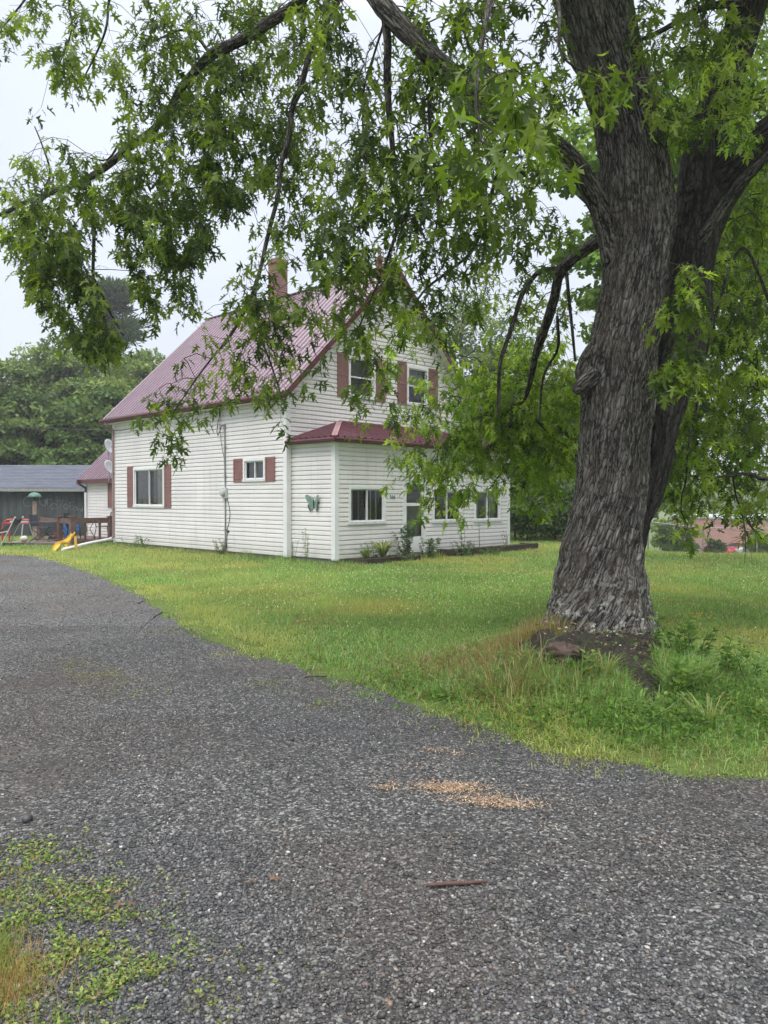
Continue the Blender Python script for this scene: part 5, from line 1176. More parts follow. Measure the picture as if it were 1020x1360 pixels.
for i, (p, Y, h, rx, cols, lab) in enumerate([(880, 33.5, 1.5, 0.4, 'bright', 'small yellow green bush by the fence next to the trunk'), (912, 33.0, 3.0, 0.5, 'bright', 'slender yellow green sapling in front of the brick building'), (897, 34, 1.2, 0.45, 'olive', 'low olive bush at the fence beneath the sapling'), (950, 34, 0.8, 0.3, 'olive', 'low weedy bush at the fence in front of the red cars'), (1012, 34.5, 1.2, 0.5, 'mid', 'weedy bush at the fence near the right edge')]):
    bg_tree('shrub', lab, ground_at(p, Y), h, rx, cols, 22, 80, 0.12, 0.05, 'shrubs along the chain link fence', cat='shrub', trunk_r=0.03, seed=50 + i, spread=0.2)
# ------------------------------------------------------------------ shed, deck and the things round it
def shed():
    c0 = np.array((-18.6, 31.2, 0.0)); ax = np.array((0.998, 0.06, 0)); ay = np.array((-0.06, 0.998, 0)); L, Wd, h, r = 7.9, 4.6, 2.05, 0.9
    root = tag(empty('shed', c0), 'dark charcoal shed with blue grey shingle roof and faded chalk writing', 'shed')
    mb = MB(); P = lambda a, z, o=0.0: c0 + ax * a + UP * z - ay * o
    a = 0.0                                           # vertical boards, slightly uneven
    while a < L - 0.01:
        w = min(0.30, L - a); mb.box(P(a + 0.004, -0.2, 0.0), ax * (w - 0.008), ay * 0.03, UP * (h + 0.15)); a += w
    mb.box(P(0, -0.2, -0.04), ax * L, ay * Wd, UP * (h + 0.1)); mb.poly([P(0, h, 0), P(0, h, -Wd), P(0, h + r, -Wd / 2)]); mb.poly([P(L, h, 0), P(L, h, -Wd), P(L, h + r, -Wd / 2)])
    mb.build('wall', M['shedwall'], root)
    n = ay * (Wd / 2 + 0.3) + UP * (r + 0.12); mb = MB()
    for k in range(15):                               # courses of shingles
        t0, t1 = k / 15, (k + 1) / 15 + 0.012; o = P(-0.3, h - 0.06, 0.3) + n * t0
        u_ = np.array((0, 0, 0.016)); mb.poly([o + u_, o + ax * (L + 0.6) + u_, o + ax * (L + 0.6) + n * (t1 - t0) + u_ * 0.2, o + n * (t1 - t0) + u_ * 0.2]); mb.poly([o, o + ax * (L + 0.6), o + ax * (L + 0.6) + u_, o + u_])
    b = ay * (Wd / 2 + 0.3) - UP * (r + 0.12); o = P(-0.3, h + r + 0.065, -Wd / 2); mb.box(o, ax * (L + 0.6), b, -UP * 0.04)
    rf = mb.build('roof', M['shingle'], root)
    mb = MB(); mb.box(P(-0.3, h - 0.20, 0.30), ax * (L + 0.6), ay * 0.025, UP * 0.13); mb.box(P(-0.3, h - 0.20, 0.275), ax * (L + 0.6), ay * 0.26, UP * 0.02); mb.build('fascia', M['galv'], rf)
    # hand written chalk letters as thick strokes
    strokes = {'C': [[(.7, .9), (.3, 1), (0, .6), (.05, .2), (.4, 0), (.75, .15)]], 'u': [[(0, .75), (.05, .2), (.3, 0), (.6, .2), (.65, .75)], [(.65, .75), (.68, 0)]], 'r': [[(0, .75), (.05, 0)], [(.03, .5), (.3, .75), (.6, .7)]],
               'd': [[(.6, 1.2), (.6, 0)], [(.6, .4), (.3, .6), (0, .35), (.15, .02), (.6, .15)]], '7': [[(0, .9), (.7, .95), (.3, 0)]], 'o': [[(.3, .7), (0, .4), (.25, 0), (.6, .3), (.3, .7)]], 'E': [[(.6, .9), (0, .85), (.05, .45), (.5, .5)], [(.05, .45), (.05, .02), (.65, .08)]],
               'w': [[(0, .6), (.15, 0), (.35, .45), (.55, 0), (.75, .6)]], 'n': [[(0, .6), (.03, 0)], [(.03, .45), (.3, .6), (.5, .4), (.55, 0)]]}
    mb = MB()
    for ch, pxx, sy, sz in (('C', 32, 669, .42), ('u', 53, 668, .46), ('r', 60, 671, .5), ('d', 67, 673, .46), ('7', 76, 671, .34), ('o', 84, 673, .36), ('E', 92, 673, .34), ('o', 97, 675, .28), ('w', 102, 676, .30), ('n', 109, 677, .30)):
        q = at(pxx, sy, 31.5); a0 = float((q - c0) @ ax); z0 = q[2] - 0.12
        for st in strokes[ch]:
            for (x1, y1), (x2, y2) in zip(st, st[1:]): mb.bar(P(a0 + x1 * sz, z0 + y1 * sz, 0.004), P(a0 + x2 * sz, z0 + y2 * sz, 0.004), 0.032, 0.012)
    mb.build('chalk_writing', M['chalk'], root)
shed()

def deck():
    root = tag(empty('deck', hp(-0.5, 11, 0)), 'low brown wooden deck with square posts and a top rail beside the rear wing', 'deck')
    mb = MB(); v = 10.2
    while v < 13.2: mb.box(hp(-1.15, v, 0.10), HU3 * 2.1, HV3 * 0.135, UP * 0.035); v += 0.142
    mb.build('deck_boards', M['deckwood'], root)
    mb = MB(); mb.box(hp(-1.15, 10.16, -0.1), HU3 * 2.1, HV3 * 0.035, UP * 0.225); mb.box(hp(-1.19, 10.16, -0.1), HU3 * 0.035, HV3 * 3.0, UP * 0.225); mb.build('rim_board', M['deckwood'], root)
    for u, v, w, h in ((-1.12, 10.11, 0.16, 1.0), (-1.12, 11.15, 0.15, 0.98), (0.22, 10.11, 0.15, 0.98), (-1.12, 12.8, 0.12, 0.92)):
        mb = MB(); a = math.atan2(HU[1], HU[0]); mb.cbox(hp(u, v, -0.05), w, w, h, a); mb.cbox(hp(u, v, h - 0.05), w + 0.07, w + 0.07, 0.035, a); mb.build('post', M['deckwood'], root, bevel=0.005)
    mb = MB(); mb.box(hp(-1.04, 10.08, 0.72), HU3 * 1.19, HV3 * 0.05, UP * 0.19); mb.box(hp(-1.16, 10.19, 0.72), HU3 * 0.05, HV3 * 0.89, UP * 0.17); mb.box(hp(-1.16, 11.23, 0.74), HU3 * 0.05, HV3 * 1.5, UP * 0.14); mb.build('rail', M['deckwood'], root)
    for u, z1 in ((-0.72, 0.72), (-0.2, 0.72)):
        mb = MB(); mb.box(hp(u, 10.10, 0.12), HU3 * 0.075, HV3 * 0.035, UP * (z1 - 0.12)); mb.build('baluster', M['deckwood'], root)
deck()
def patio_chair():
    r = tag(empty('patio_chair', (0, 0, 0)), 'black metal patio chair on the deck, left of the table', 'chair', 'patio chairs on the deck')
    mb = MB(); mb.box((-0.23, -0.22, 0.42), (0.46, 0, 0), (0, 0.44, 0), (0, 0, 0.025)); mb.build('seat', M['black'], r, bevel=0.01, local=True)
    mb = MB(); mb.tube([(-0.23, 0.22, 0.42), (-0.23, 0.30, 0.75), (-0.2, 0.34, 0.95), (0.2, 0.34, 0.95), (0.23, 0.30, 0.75), (0.23, 0.22, 0.42)], 0.014, 6)
    for k in range(5): x = -0.17 + 0.085 * k; mb.tube([(x, 0.225, 0.44), (x, 0.30, 0.75), (x, 0.335, 0.94)], 0.009, 5)
    mb.tube([(-0.22, 0.27, 0.6), (0.22, 0.27, 0.6)], 0.009, 5); mb.build('backrest', M['black'], r, local=True)
    for sx in (-1, 1):
        mb = MB(); mb.tube([(sx * 0.235, 0.27, 0.62), (sx * 0.26, 0.0, 0.65), (sx * 0.25, -0.2, 0.62), (sx * 0.235, -0.2, 0.43)], 0.014, 6); mb.build('armrest', M['black'], r, local=True)
        for sy in (-1, 1): mb = MB(); mb.tube([(sx * 0.2, sy * 0.19, 0.43), (sx * 0.25, sy * 0.26, 0.0)], 0.014, 6); mb.build('leg', M['black'], r, local=True)
    return r
def copy_tree(o, parent=None):
    c = o.copy(); COL.objects.link(c)
    if parent is not None: c.parent = parent
    for ch_ in list(o.children): copy_tree(ch_, c)
    return c
pc = patio_chair(); pc.location = hp(-0.72, 10.75, 0.135); pc.rotation_euler = (0, 0, 2.3)
c2 = copy_tree(pc); c2.location = hp(0.35, 10.9, 0.135); c2.rotation_euler = (0, 0, -0.9); c2['label'] = 'black metal patio chair on the deck, right of the table near the house'
t = tag(empty('patio_table', hp(-0.2, 10.95, 0.135)), 'small black round patio table between the two deck chairs', 'table')
mb = MB(); mb.lathe(hp(-0.2, 10.95, 0.135), [(0.0, 0.66), (0.32, 0.66), (0.33, 0.675), (0.32, 0.69), (0.0, 0.69)], 20); mb.build('table_top', M['black'], t)
for k in range(3):
    a = k * 2.09 + 0.4; p = hp(-0.2, 10.95, 0.135); mb = MB(); mb.tube([p + np.array((0.22 * math.cos(a), 0.22 * math.sin(a), 0.66)), p + np.array((0.06 * math.cos(a), 0.06 * math.sin(a), 0.35)), p + np.array((0.25 * math.cos(a), 0.25 * math.sin(a), 0))], 0.014, 6); mb.build('leg', M['black'], t)

def gz(p): return float(ground_z(p[0], p[1]))
# low timber platform with ball, folding chair, camp chair
PFC = np.array((-11.75, 26.3, 0.0))
r = tag(empty('platform', PFC), 'low grey weathered timber platform in front of the shed', 'platform'); mb = MB()
for k in range(7): mb.cbox(PFC + np.array((0, -0.56 + k * 0.187, 0.06)), 2.0, 0.175, 0.035)
mb.build('boards', M['greywood'], r)
for y in (-0.66, 0.66): mb = MB(); mb.cbox(PFC + np.array((0, y, 0)), 2.0, 0.04, 0.085); mb.build('edge_board', M['greywood'], r)
mb = MB(); c = np.array((-12.15, 25.95, 0.095)); mb.lathe(c, [(0.13 * math.sin(t) + 1e-4, 0.11 - 0.11 * math.cos(t)) for t in np.linspace(0, PI, 13)], 20)
tag(mb.build('ball', M['ball'], smooth=True), 'off white ball resting on the left end of the timber platform', 'ball')
def director_chair():
    o = np.array((-11.62, 26.25, 0.095)); r = tag(empty('folding_chair', o), 'dark folding chair with fabric back standing on the timber platform', 'chair'); Q = lambda x, y, z: o + np.array((x, y, z))
    mb = MB(); mb.box(Q(-0.27, -0.24, 0.46), (0.52, 0, 0.02), (0, 0.48, 0), (0, 0, 0.03)); mb.build('seat', M['navy'], r)
    mb = MB(); mb.box(Q(-0.31, -0.25, 0.52), (-0.05, 0, 0.40), (0, 0.5, 0), (0.025, 0, 0)); mb.build('backrest', M['navy'], r)
    for sy in (-0.27, 0.27):
        mb = MB(); mb.tube([Q(-0.35, sy, 0.94), Q(-0.27, sy, 0.42)], 0.014, 6); mb.tube([Q(-0.3, sy, 0.66), Q(0.0, sy, 0.68), Q(0.36, sy, 0.66)], 0.02, 6); mb.build('armrest', M['black'], r)
        mb = MB(); mb.tube([Q(-0.3, sy, 0.46), Q(0.34, sy, 0.0)], 0.014, 6); mb.build('leg', M['black'], r)
        mb = MB(); mb.tube([Q(0.3, sy, 0.64), Q(0.28, sy, 0.46), Q(-0.38, sy, 0.0)], 0.014, 6); mb.build('leg', M['black'], r)
    mb = MB(); mb.tube([Q(-0.3, -0.27, 0.06), Q(-0.3, 0.27, 0.06)], 0.012, 6); mb.build('stretcher', M['black'], r)
director_chair()
def camp_chair():
    o = np.array((-11.05, 26.9, 0.0)); r = tag(empty('camp_chair', o), 'sagging blue canvas camp chair beside the deck posts', 'chair'); Q = lambda x, y, z: o + np.array((x, y, z))
    mb = MB(); n = 8
    g = [[Q(-0.3 + 0.6 * i / n, -0.25 + 0.5 * j / n, 0.47 - 0.13 * math.sin(PI * i / n) * math.sin(PI * (j + 1) / (n + 2))) for i in range(n + 1)] for j in range(n + 1)]
    for j in range(n):
        for i in range(n): mb.poly([g[j][i], g[j][i + 1], g[j + 1][i + 1], g[j + 1][i]])
    mb.build('seat', M['blue'], r, smooth=True); mb = MB()
    g = [[Q(-0.3 + 0.6 * i / n, 0.25 + 0.12 * j / n + 0.05 * math.sin(PI * i / n), 0.42 + 0.42 * j / n) for i in range(n + 1)] for j in range(n + 1)]
    for j in range(n):
        for i in range(n): mb.poly([g[j][i], g[j][i + 1], g[j + 1][i + 1], g[j + 1][i]])
    mb.build('backrest', M['blue'], r, smooth=True)
    mb = MB(); mb.poly([Q(-0.05, -0.27, 0.47), Q(0.3, -0.27, 0.46), Q(0.27, -0.29, 0.12), Q(0.02, -0.29, 0.14)]); mb.build('side_bag', M['blue'], r)
    for a, b in (((-0.3, -0.25, 0.6), (0.3, -0.25, 0)), ((0.3, -0.25, 0.6), (-0.3, -0.25, 0)), ((-0.3, 0.3, 0.8), (0.3, 0.25, 0)), ((0.3, 0.3, 0.8), (-0.3, 0.25, 0))): mb = MB(); mb.tube([Q(*a), Q(*b)], 0.012, 6); mb.build('leg', M['black'], r)
    for sx in (-1, 1): mb = MB(); mb.bar(Q(sx * 0.32, -0.25, 0.6), Q(sx * 0.32, 0.3, 0.62), 0.06, 0.02); mb.build('armrest', M['blue'], r)
camp_chair()
o = np.array((-11.5, 27.3, 0)); r = tag(empty('toy_tricycle', o), 'small red toy tricycle behind the blue camp chair', 'tricycle'); Q = lambda x, y, z: o + np.array((x, y, z)); mb = MB()
mb.tube([Q(0.3, 0, 0.62), Q(0.25, 0, 0.42), Q(0.05, 0, 0.26), Q(-0.25, 0, 0.22)], 0.025, 8); mb.tube([Q(0.25, 0, 0.45), Q(0.32, 0, 0.17)], 0.02, 8); mb.build('frame', M['redpaint'], r)
mb = MB(); mb.lathe(Q(-0.1, 0, 0.3), [(0.0, 0.0), (0.11, 0.01), (0.12, 0.05), (0.0, 0.06)], 12); mb.build('saddle', M['redpaint'], r)
mb = MB(); mb.tube([Q(0.29, -0.2, 0.66), Q(0.3, 0, 0.62), Q(0.29, 0.2, 0.66)], 0.018, 6); mb.build('handlebar', M['black'], r)
for x, y, q in ((0.32, 0, 0.17), (-0.25, 0.15, 0.12), (-0.25, -0.15, 0.12)): mb = MB(); mb.tube([Q(x, y - 0.02, q), Q(x, y + 0.02, q)], q, 14); mb.build('wheel', M['rubber'], r)

# bird feeder on its post
b = np.array((-12.75, 28.6, 0)); b[0] = (46.0 - 510) / F * 28.6; r = tag(empty('bird_feeder', b), 'bird feeder with green domed roof on a tall pale wooden post', 'bird feeder')
mb = MB(); mb.cbox(b + np.array((-0.035, 0, -0.1)), 0.06, 0.07, 1.62); mb.cbox(b + np.array((0.035, 0, -0.1)), 0.06, 0.06, 1.60); mb.build('post', M['postwood'], r)
mb = MB(); mb.lathe(b + UP * 1.52, [(0.0, 0.28), (0.10, 0.265), (0.19, 0.21), (0.235, 0.12), (0.24, 0.09), (0.2, 0.1), (0.0, 0.14)], 20); mb.build('roof', M['green'], r, smooth=True)
mb = MB(); mb.lathe(b + UP * 1.48, [(0.0, 0.0), (0.11, 0.0), (0.12, 0.03), (0.07, 0.05), (0.07, 0.16), (0.0, 0.16)], 14); mb.build('tray', M['black'], r)

# red tubular frame, grey lounge, yellow slide
o = at(21, 720, 27.6); o[2] = 0; r = tag(empty('play_frame', o), 'red tubular play frame with pale legs in front of the shed', 'play frame'); Q = lambda x, z, y=0: o + np.array((x, y, z)); mb = MB()
mb.tube([Q(-0.48, 0.0), Q(-0.47, 0.5), Q(-0.42, 0.72), Q(-0.3, 0.8), Q(0.0, 0.81), Q(0.48, 0.80)], 0.035, 8); mb.tube([Q(-0.45, 0.68), Q(0.48, 0.68)], 0.03, 8); mb.tube([Q(-0.48, 0.0, 0.5), Q(-0.47, 0.5, 0.5), Q(-0.42, 0.72, 0.45), Q(-0.3, 0.8, 0.3), Q(-0.3, 0.8, 0)], 0.03, 8); mb.build('hoop', M['redpaint'], r)
for x0, x1, y in ((0.28, 0.18, 0), (0.45, 0.5, 0.4)): mb = MB(); mb.tube([Q(x0, 0.78), Q(x1, 0.0, y)], 0.022, 6); mb.build('leg', M['pale'], r)
mb = MB(); mb.bar(Q(-0.2, 0.745), Q(0.46, 0.745), 0.03, 0.07); mb.build('crossbar', M['pale'], r)
o = at(6, 727, 25.0); o[2] = 0; r = tag(empty('lounge_chair', o), 'tilted folding lounge chair with black sling at the left edge', 'chair'); Q = lambda x, y, z: o + np.array((x, y, z))
for y in (0.0, 0.55): mb = MB(); mb.tube([Q(-0.14, y, 0), Q(0.34, y, 0.94)], 0.018, 8); mb.tube([Q(0.34, y, 0.94), Q(0.36, y, 0.97)], 0.03, 8); mb.build('leg', M['pale'], r)
mb = MB(); pts = [(0.33, 0.92), (0.18, 0.74), (-0.02, 0.60), (-0.3, 0.46), (-0.65, 0.38), (-1.0, 0.40)]
for (x, z), (x2, z2) in zip(pts, pts[1:]): mb.box(Q(x, 0.03, z), (x2 - x, 0, z2 - z), (0, 0.49, 0), (0.02, 0, -0.035))
mb.build('sling', M['black'], r); mb = MB(); mb.tube([Q(-1.02, 0.0, 0.40), Q(-0.6, 0.0, 0.38), Q(0.1, 0.0, 0.5)], 0.016, 6); mb.tube([Q(-0.9, 0.0, 0.4), Q(-0.6, 0, 0.0)], 0.016, 6); mb.build('frame', M['pale'], r)
def slide():
    a, b_ = at(72, 734, 22.8), at(97, 711, 23.6); a[2] = 0.01; r = tag(empty('toy_slide', a), 'small yellow plastic toy slide lying tilted in the grass', 'slide'); d = b_ - a; n = 12; w = np.array((0.30, -0.26, 0.0)); mb = MB(); prof = []
    for i in range(n + 1):
        t = i / n; c = a + d * t + UP * 0.06 * math.sin(2 * PI * t * 1.1); ww = w * (0.62 + 0.22 * math.sin(PI * 4 * t))
        prof.append([c - ww * 0.5 + UP * 0.09, c - ww * 0.42 + UP * 0.01, c + ww * 0.42 + UP * 0.01, c + ww * 0.5 + UP * 0.09, c + ww * 0.56 + UP * 0.05, c + ww * 0.4 - UP * 0.03, c - ww * 0.4 - UP * 0.03, c - ww * 0.56 + UP * 0.05])
    for p, q in zip(prof, prof[1:]):
        for k in range(8): mb.poly([p[k], p[(k + 1) % 8], q[(k + 1) % 8], q[k]])
    mb.poly(prof[0][::-1]); mb.poly(prof[-1]); mb.build('chute', M['yellow'], r, smooth=False)
    for t in (0.45, 0.95): c = a + d * t; mb = MB(); mb.bar(c - w * 0.5, c - w * 0.62 - UP * c[2], 0.06); mb.bar(c + w * 0.5, c + w * 0.62 - UP * c[2], 0.06); mb.build('leg', M['yellow'], r)
slide()
p, q = at(83, 733, 22.7), hp(-0.14, 9.34, 0.20); mb = MB(); p[2] = 0.06; mb.tube([p, (p + q) / 2 + UP * 0.02, q], 0.05, 10); mb.tube([q - (q - p) * 0.015, q + (q - p) * 0.012], 0.062, 10)
tag(mb.build('drain_pipe', M['white']), 'white drain pipe running over the grass from the house corner downspout', 'pipe')
s_ = at(163, 720, 25.8); s_[2] = 0; mb = MB(); mb.cbox(s_ - UP * 0.05, 0.055, 0.04, 0.63); mb.v += []; tag(mb.build('stake', M['black'], bevel=0.006), 'short dark stake standing against the house wall by the downspout', 'stake')
# ---- planting beds in front of the porch
def timber(u0, u1, v, h, label):
    r = tag(empty('planting_bed', hp((u0 + u1) / 2, v, 0)), label, 'planting bed', 'planting beds along the porch'); mb = MB()
    mb.box(hp(u0, v, -0.05), HU3 * (u1 - u0), HV3 * 0.12, UP * (h + 0.05)); mb.box(hp(u0, v + 0.123, -0.05), HU3 * 0.12, HV3 * 0.5, UP * (h + 0.04)); mb.box(hp(u1 - 0.12, v + 0.123, -0.05), HU3 * 0.12, HV3 * 0.5, UP * (h + 0.04)); mb.build('timber', M['darkwood'], r, bevel=0.012)
    mb = MB(); mb.box(hp(u0 + 0.123, v + 0.123, -0.04), HU3 * (u1 - u0 - 0.25), HV3 * 0.45, UP * (h)); mb.build('soil', M['soil'], r)
timber(0.55, 2.5, -2.34, 0.13, 'short dark timber edged bed left of the porch door'); timber(3.9, 8.0, -2.30, 0.20, 'long dark timber edged bed right of the porch door')
def strap_plant(name, label, base, n, L, w, cols, droop_=1.0, up=1.0):
    base = np.array(base, float); V, Fa, T = [], [], []; b0 = 0; tt = tints(cols, n, 0.15)
    for i in range(n):
        a = rng.uniform(0, 2 * PI); l = L * rng.uniform(0.65, 1.1); dr = np.array((math.cos(a), math.sin(a), 0)); sd = np.array((-math.sin(a), math.cos(a), 0)) * w; o = base + dr * rng.uniform(0, 0.06); k = rng.uniform(0.5, 1.1)
        for t in np.linspace(0, 1, 6): c = o + dr * l * 0.75 * t * k + UP * l * up * (1.5 * t - 1.05 * droop_ * t * t); ww = sd * (1 - t ** 2 * 0.95); V += [c - ww, c + ww]; T += [tt[i], tt[i]]
        Fa += [(b0 + 2 * j, b0 + 2 * j + 1, b0 + 2 * j + 3, b0 + 2 * j + 2) for j in range(5)]; b0 += 12
    return tag(link_mesh(name, np_mesh(name, np.array(V), np.array(Fa), np.array(T)), M['grass']), label, 'plant')
strap_plant('daylily', 'arching yellow green daylily clump under the left porch window', hp(1.35, -2.1, 0.1), 80, 0.75, 0.014, [(0.20, 0.27, 0.05), (0.28, 0.33, 0.08), (0.13, 0.2, 0.04)])
strap_plant('daylily', 'smaller arching green clump at the left end of the bed', hp(0.75, -2.1, 0.1), 34, 0.5, 0.012, [(0.12, 0.19, 0.05), (0.16, 0.22, 0.06)])
def tall_weed(name, label, base, h, n_st, cols, leaf, sp, flower=None, group=None):
    base = np.array(base, float); root = tag(empty(name, base), label, 'plant', group); mb = MB(); pos, d, nr = [], [], []; tops = []
    for k in range(n_st):
        o = base + np.array((*rng.normal(0, sp * 0.6, 2), 0)); e = o + np.array((*rng.normal(0, sp, 2), h * rng.uniform(0.7, 1.05))); mid = (o + e) / 2 + np.array((*rng.normal(0, 0.02, 2), 0)); mb.tube([o, mid, e], [0.005, 0.004, 0.002], 4); tops.append(e)
        m = int((16 if flower is not None or sp < 0.1 else 34) * h / 0.6); t = rng.uniform(0.05, 1, (m, 1)); a = rng.uniform(0, 2 * PI, m); pos.append(o + (e - o) * t); d.append(np.column_stack([np.cos(a), np.sin(a), rng.uniform(0, 0.8, m)])); nr.append(np.array((0, 0, 1.0)) + rng.normal(0, 0.3, (m, 3)))
    pos, d, nr = map(np.concatenate, (pos, d, nr)); n = len(pos); V, Fa, T = scatter(DIA_V, DIA_F, pos, d, nr, leaf * rng.uniform(0.6, 1.3, n), tints(cols, n, 0.18)); link_mesh('foliage', np_mesh('foliage', V, Fa, T), M['grass'], root)
    mb.build('stem', M['greenstem'], root)
    if flower is not None:
        n = 12 * len(tops); pos = np.repeat(np.array(tops), 12, 0) + rng.normal(0, 0.022, (n, 3)); bv, bf = rocks(1, False)[0]; V, Fa, T = scatter(bv, bf, pos, unit(n), unit(n), rng.uniform(0.012, 0.025, n), tints([flower], n, 0.15)); link_mesh('blossom', np_mesh('blossom', V, Fa, T), M['grass'], root)
BG_ = [(0.09, 0.15, 0.06), (0.13, 0.2, 0.08), (0.10, 0.17, 0.10)]
for lab, u, v, z, h, ns, cols, lf, sp, fl in (
    ('tall grey green weeds left of the porch door', 2.25, -2.05, 0.1, 0.85, 10, BG_, 0.09, 0.13, None), ('bushy grey green weeds in front of the porch door', 3.0, -2.25, 0.0, 0.55, 12, BG_, 0.09, 0.16, None), ('single yellowish stalk in the bed right of the door', 4.55, -2.05, 0.18, 0.75, 3, [(0.2, 0.23, 0.07)], 0.08, 0.05, (0.35, 0.36, 0.12)),
    ('thin dark stalk in the middle of the right hand bed', 5.35, -2.05, 0.18, 0.8, 2, BG_, 0.04, 0.03, (0.10, 0.07, 0.06)), ('dry brownish sprig in the right hand bed', 6.6, -2.05, 0.18, 0.45, 4, [(0.22, 0.2, 0.08)], 0.05, 0.1, None), ('leafy green weeds spilling over the right hand bed', 4.2, -2.45, 0.0, 0.42, 14, BG_, 0.08, 0.22, None),
    ('pale yellow flower stalks by the porch side wall', -0.12, -0.95, 0.0, 0.85, 4, [(0.2, 0.24, 0.1)], 0.06, 0.07, (0.55, 0.48, 0.25)), ('mauve flower spikes by the porch side wall', -0.15, -0.45, 0.0, 0.5, 5, BG_, 0.04, 0.07, (0.26, 0.22, 0.32)), ('green weed clump at the foot of the electric mast', -0.2, 2.75, 0.0, 0.45, 12, [(0.09, 0.16, 0.03), (0.2, 0.2, 0.08)], 0.06, 0.16, None),
    ('grassy weed clump at the house wall under the wide window', -0.22, 7.2, 0.0, 0.4, 12, [(0.1, 0.18, 0.03), (0.15, 0.22, 0.05)], 0.06, 0.2, None), ('low weeds at the left end of the porch bed', 0.95, -2.1, 0.1, 0.42, 10, BG_, 0.06, 0.15, None), ('green weeds trailing at the left bed front', 1.9, -2.45, 0.0, 0.28, 12, BG_, 0.06, 0.25, None), ('bright low weed mass along the right bed timber', 5.2, -2.5, 0.0, 0.25, 16, [(0.1, 0.18, 0.04), (0.14, 0.22, 0.05)], 0.06, 0.4, None)):
    tall_weed('garden_weed', lab, hp(u, v, z), h, ns, cols, lf, sp, fl, 'garden weeds along the house')

for lab, x, y, h, ns, cols, lf, sp in (('leafy weed clump against the right side of the root mound', 2.62, 6.62, 0.42, 12, [(0.09, 0.18, 0.03), (0.14, 0.25, 0.05)], 0.075, 0.13), ('tall leafy weed right of the mound, nearer the drive', 2.85, 6.25, 0.40, 10, [(0.12, 0.22, 0.04), (0.17, 0.28, 0.06)], 0.07, 0.12), ('leafy weed at the lower tip of the bare root lobe', 2.32, 5.95, 0.30, 12, [(0.10, 0.2, 0.03), (0.16, 0.27, 0.05)], 0.065, 0.12), ('broad leaved weed in front of the dead surface root', 1.55, 6.35, 0.26, 10, [(0.11, 0.2, 0.04), (0.2, 0.27, 0.07)], 0.07, 0.12),
        ('green weed left of the root mound at the dry grass', 1.0, 6.35, 0.24, 10, [(0.12, 0.2, 0.04), (0.2, 0.26, 0.08)], 0.05, 0.14), ('bright weed by the gravel rim right of the maple', 3.1, 5.55, 0.3, 10, [(0.14, 0.26, 0.04), (0.2, 0.32, 0.07)], 0.06, 0.14), ('low weed tuft at the gravel rim below the maple', 1.75, 5.35, 0.2, 10, [(0.14, 0.24, 0.04), (0.2, 0.3, 0.07)], 0.05, 0.14)):
    tall_weed('wild_weed', lab, (x, y, float(ground_z(x, y))), h, ns, cols, lf, sp, None, 'weeds round the foot of the maple')
for lab, x, y, n_ in (('coarse grass tuft in front of the root mound', 1.82, 6.3, 40), ('coarse grass tuft at the gravel rim right of the maple', 2.75, 5.2, 36), ('coarse grass tuft left of the dead surface root', 1.18, 6.62, 40), ('coarse pale grass tuft near the drive below the mound', 2.25, 5.3, 36), ('coarse grass tuft on the left slope of the mound', 0.85, 6.0, 30)):
    strap_plant('grass_tuft', lab, (x, y, float(ground_z(x, y))), n_, 0.30, 0.005, [(0.16, 0.28, 0.06), (0.28, 0.36, 0.12), (0.34, 0.3, 0.14)], 0.8)['group'] = 'grass tufts round the foot of the maple'
# ------------------------------------------------------------------ far right: fence, brick building, cars, wooded hill
def fence():
    Y0 = 32.0; xs = np.arange(11.0, 26, 2.4); pts = [np.array((x, Y0 + 0.12 * (x - 11), float(ground_z(x, Y0 + 0.12 * (x - 11))))) for x in xs]
    r = tag(empty('chain_link_fence', pts[0]), 'thin chain link fence along the far edge of the lawn', 'fence'); Hh = 1.25
    for p in pts: mb = MB(); mb.tube([p - UP * 0.2, p + UP * (Hh + 0.06)], 0.032, 8); mb.build('post', M['galv'], r)
    mb = MB(); mb.tube([p + UP * Hh for p in pts], 0.024, 6); mb.build('top_rail', M['galv'], r)
    mb = MB(); s = 0.11
    for a, b in zip(pts, pts[1:]):
        L = np.linalg.norm(b - a); d = (b - a) / L; n = int(L / s); m = int(Hh / s)
        for k in range(-m, n):
            for sg in (0, 1):
                t0, t1 = max(0, -k), min(m, n - k)
                if t1 <= t0: continue
                f0, f1 = (t0, t1) if sg == 0 else (m - t0, m - t1)
                mb.bar(a + d * (k + t0) * s + UP * f0 * s, a + d * (k + t1) * s + UP * f1 * s, 0.0035)
    mb.build('mesh', M['galv'], r)
fence()
def brick_building():
    Y = 104.0; x0 = (924 - 510) / F * Y; o = np.array((x0, Y, -5.55)); r = tag(empty('brick_building', o), 'long low salmon brick building with pale roof edge beyond the fence', 'building'); L, h, dp = 46.0, 4.35, 16.0
    ax = np.array((0.985, -0.17, 0)); ay = np.array((0.17, 0.985, 0)); mb = MB(); mb.box(o, ax * L, ay * dp, UP * h); mb.build('wall', M['schoolbrick'], r)
    mb = MB(); mb.box(o - ax * 0.2 - ay * 0.2 + UP * (h + 0.003), ax * (L + 0.4), ay * (dp + 0.4), UP * 0.26); mb.build('roof_edge', M['pale'], r)
    mb = MB(); mb.box(o + ax * 2 - ay * 0.01 + UP * (h - 0.62), ax * (L - 2), -ay * 0.06, UP * 0.12); mb.build('band', M['concrete'], r)
    for a in (14.0, 20.0): mb = MB(); mb.box(o + ax * a - ay * 0.02 + UP * 1.1, ax * 2.2, -ay * 0.05, UP * 1.5); w_ = mb.build('window', M['pale'], r); mb = MB(); mb.box(o + ax * (a + 0.12) - ay * 0.075 + UP * 1.22, ax * 1.96, -ay * 0.01, UP * 1.26); mb.build('pane', M['darkinside'], w_)
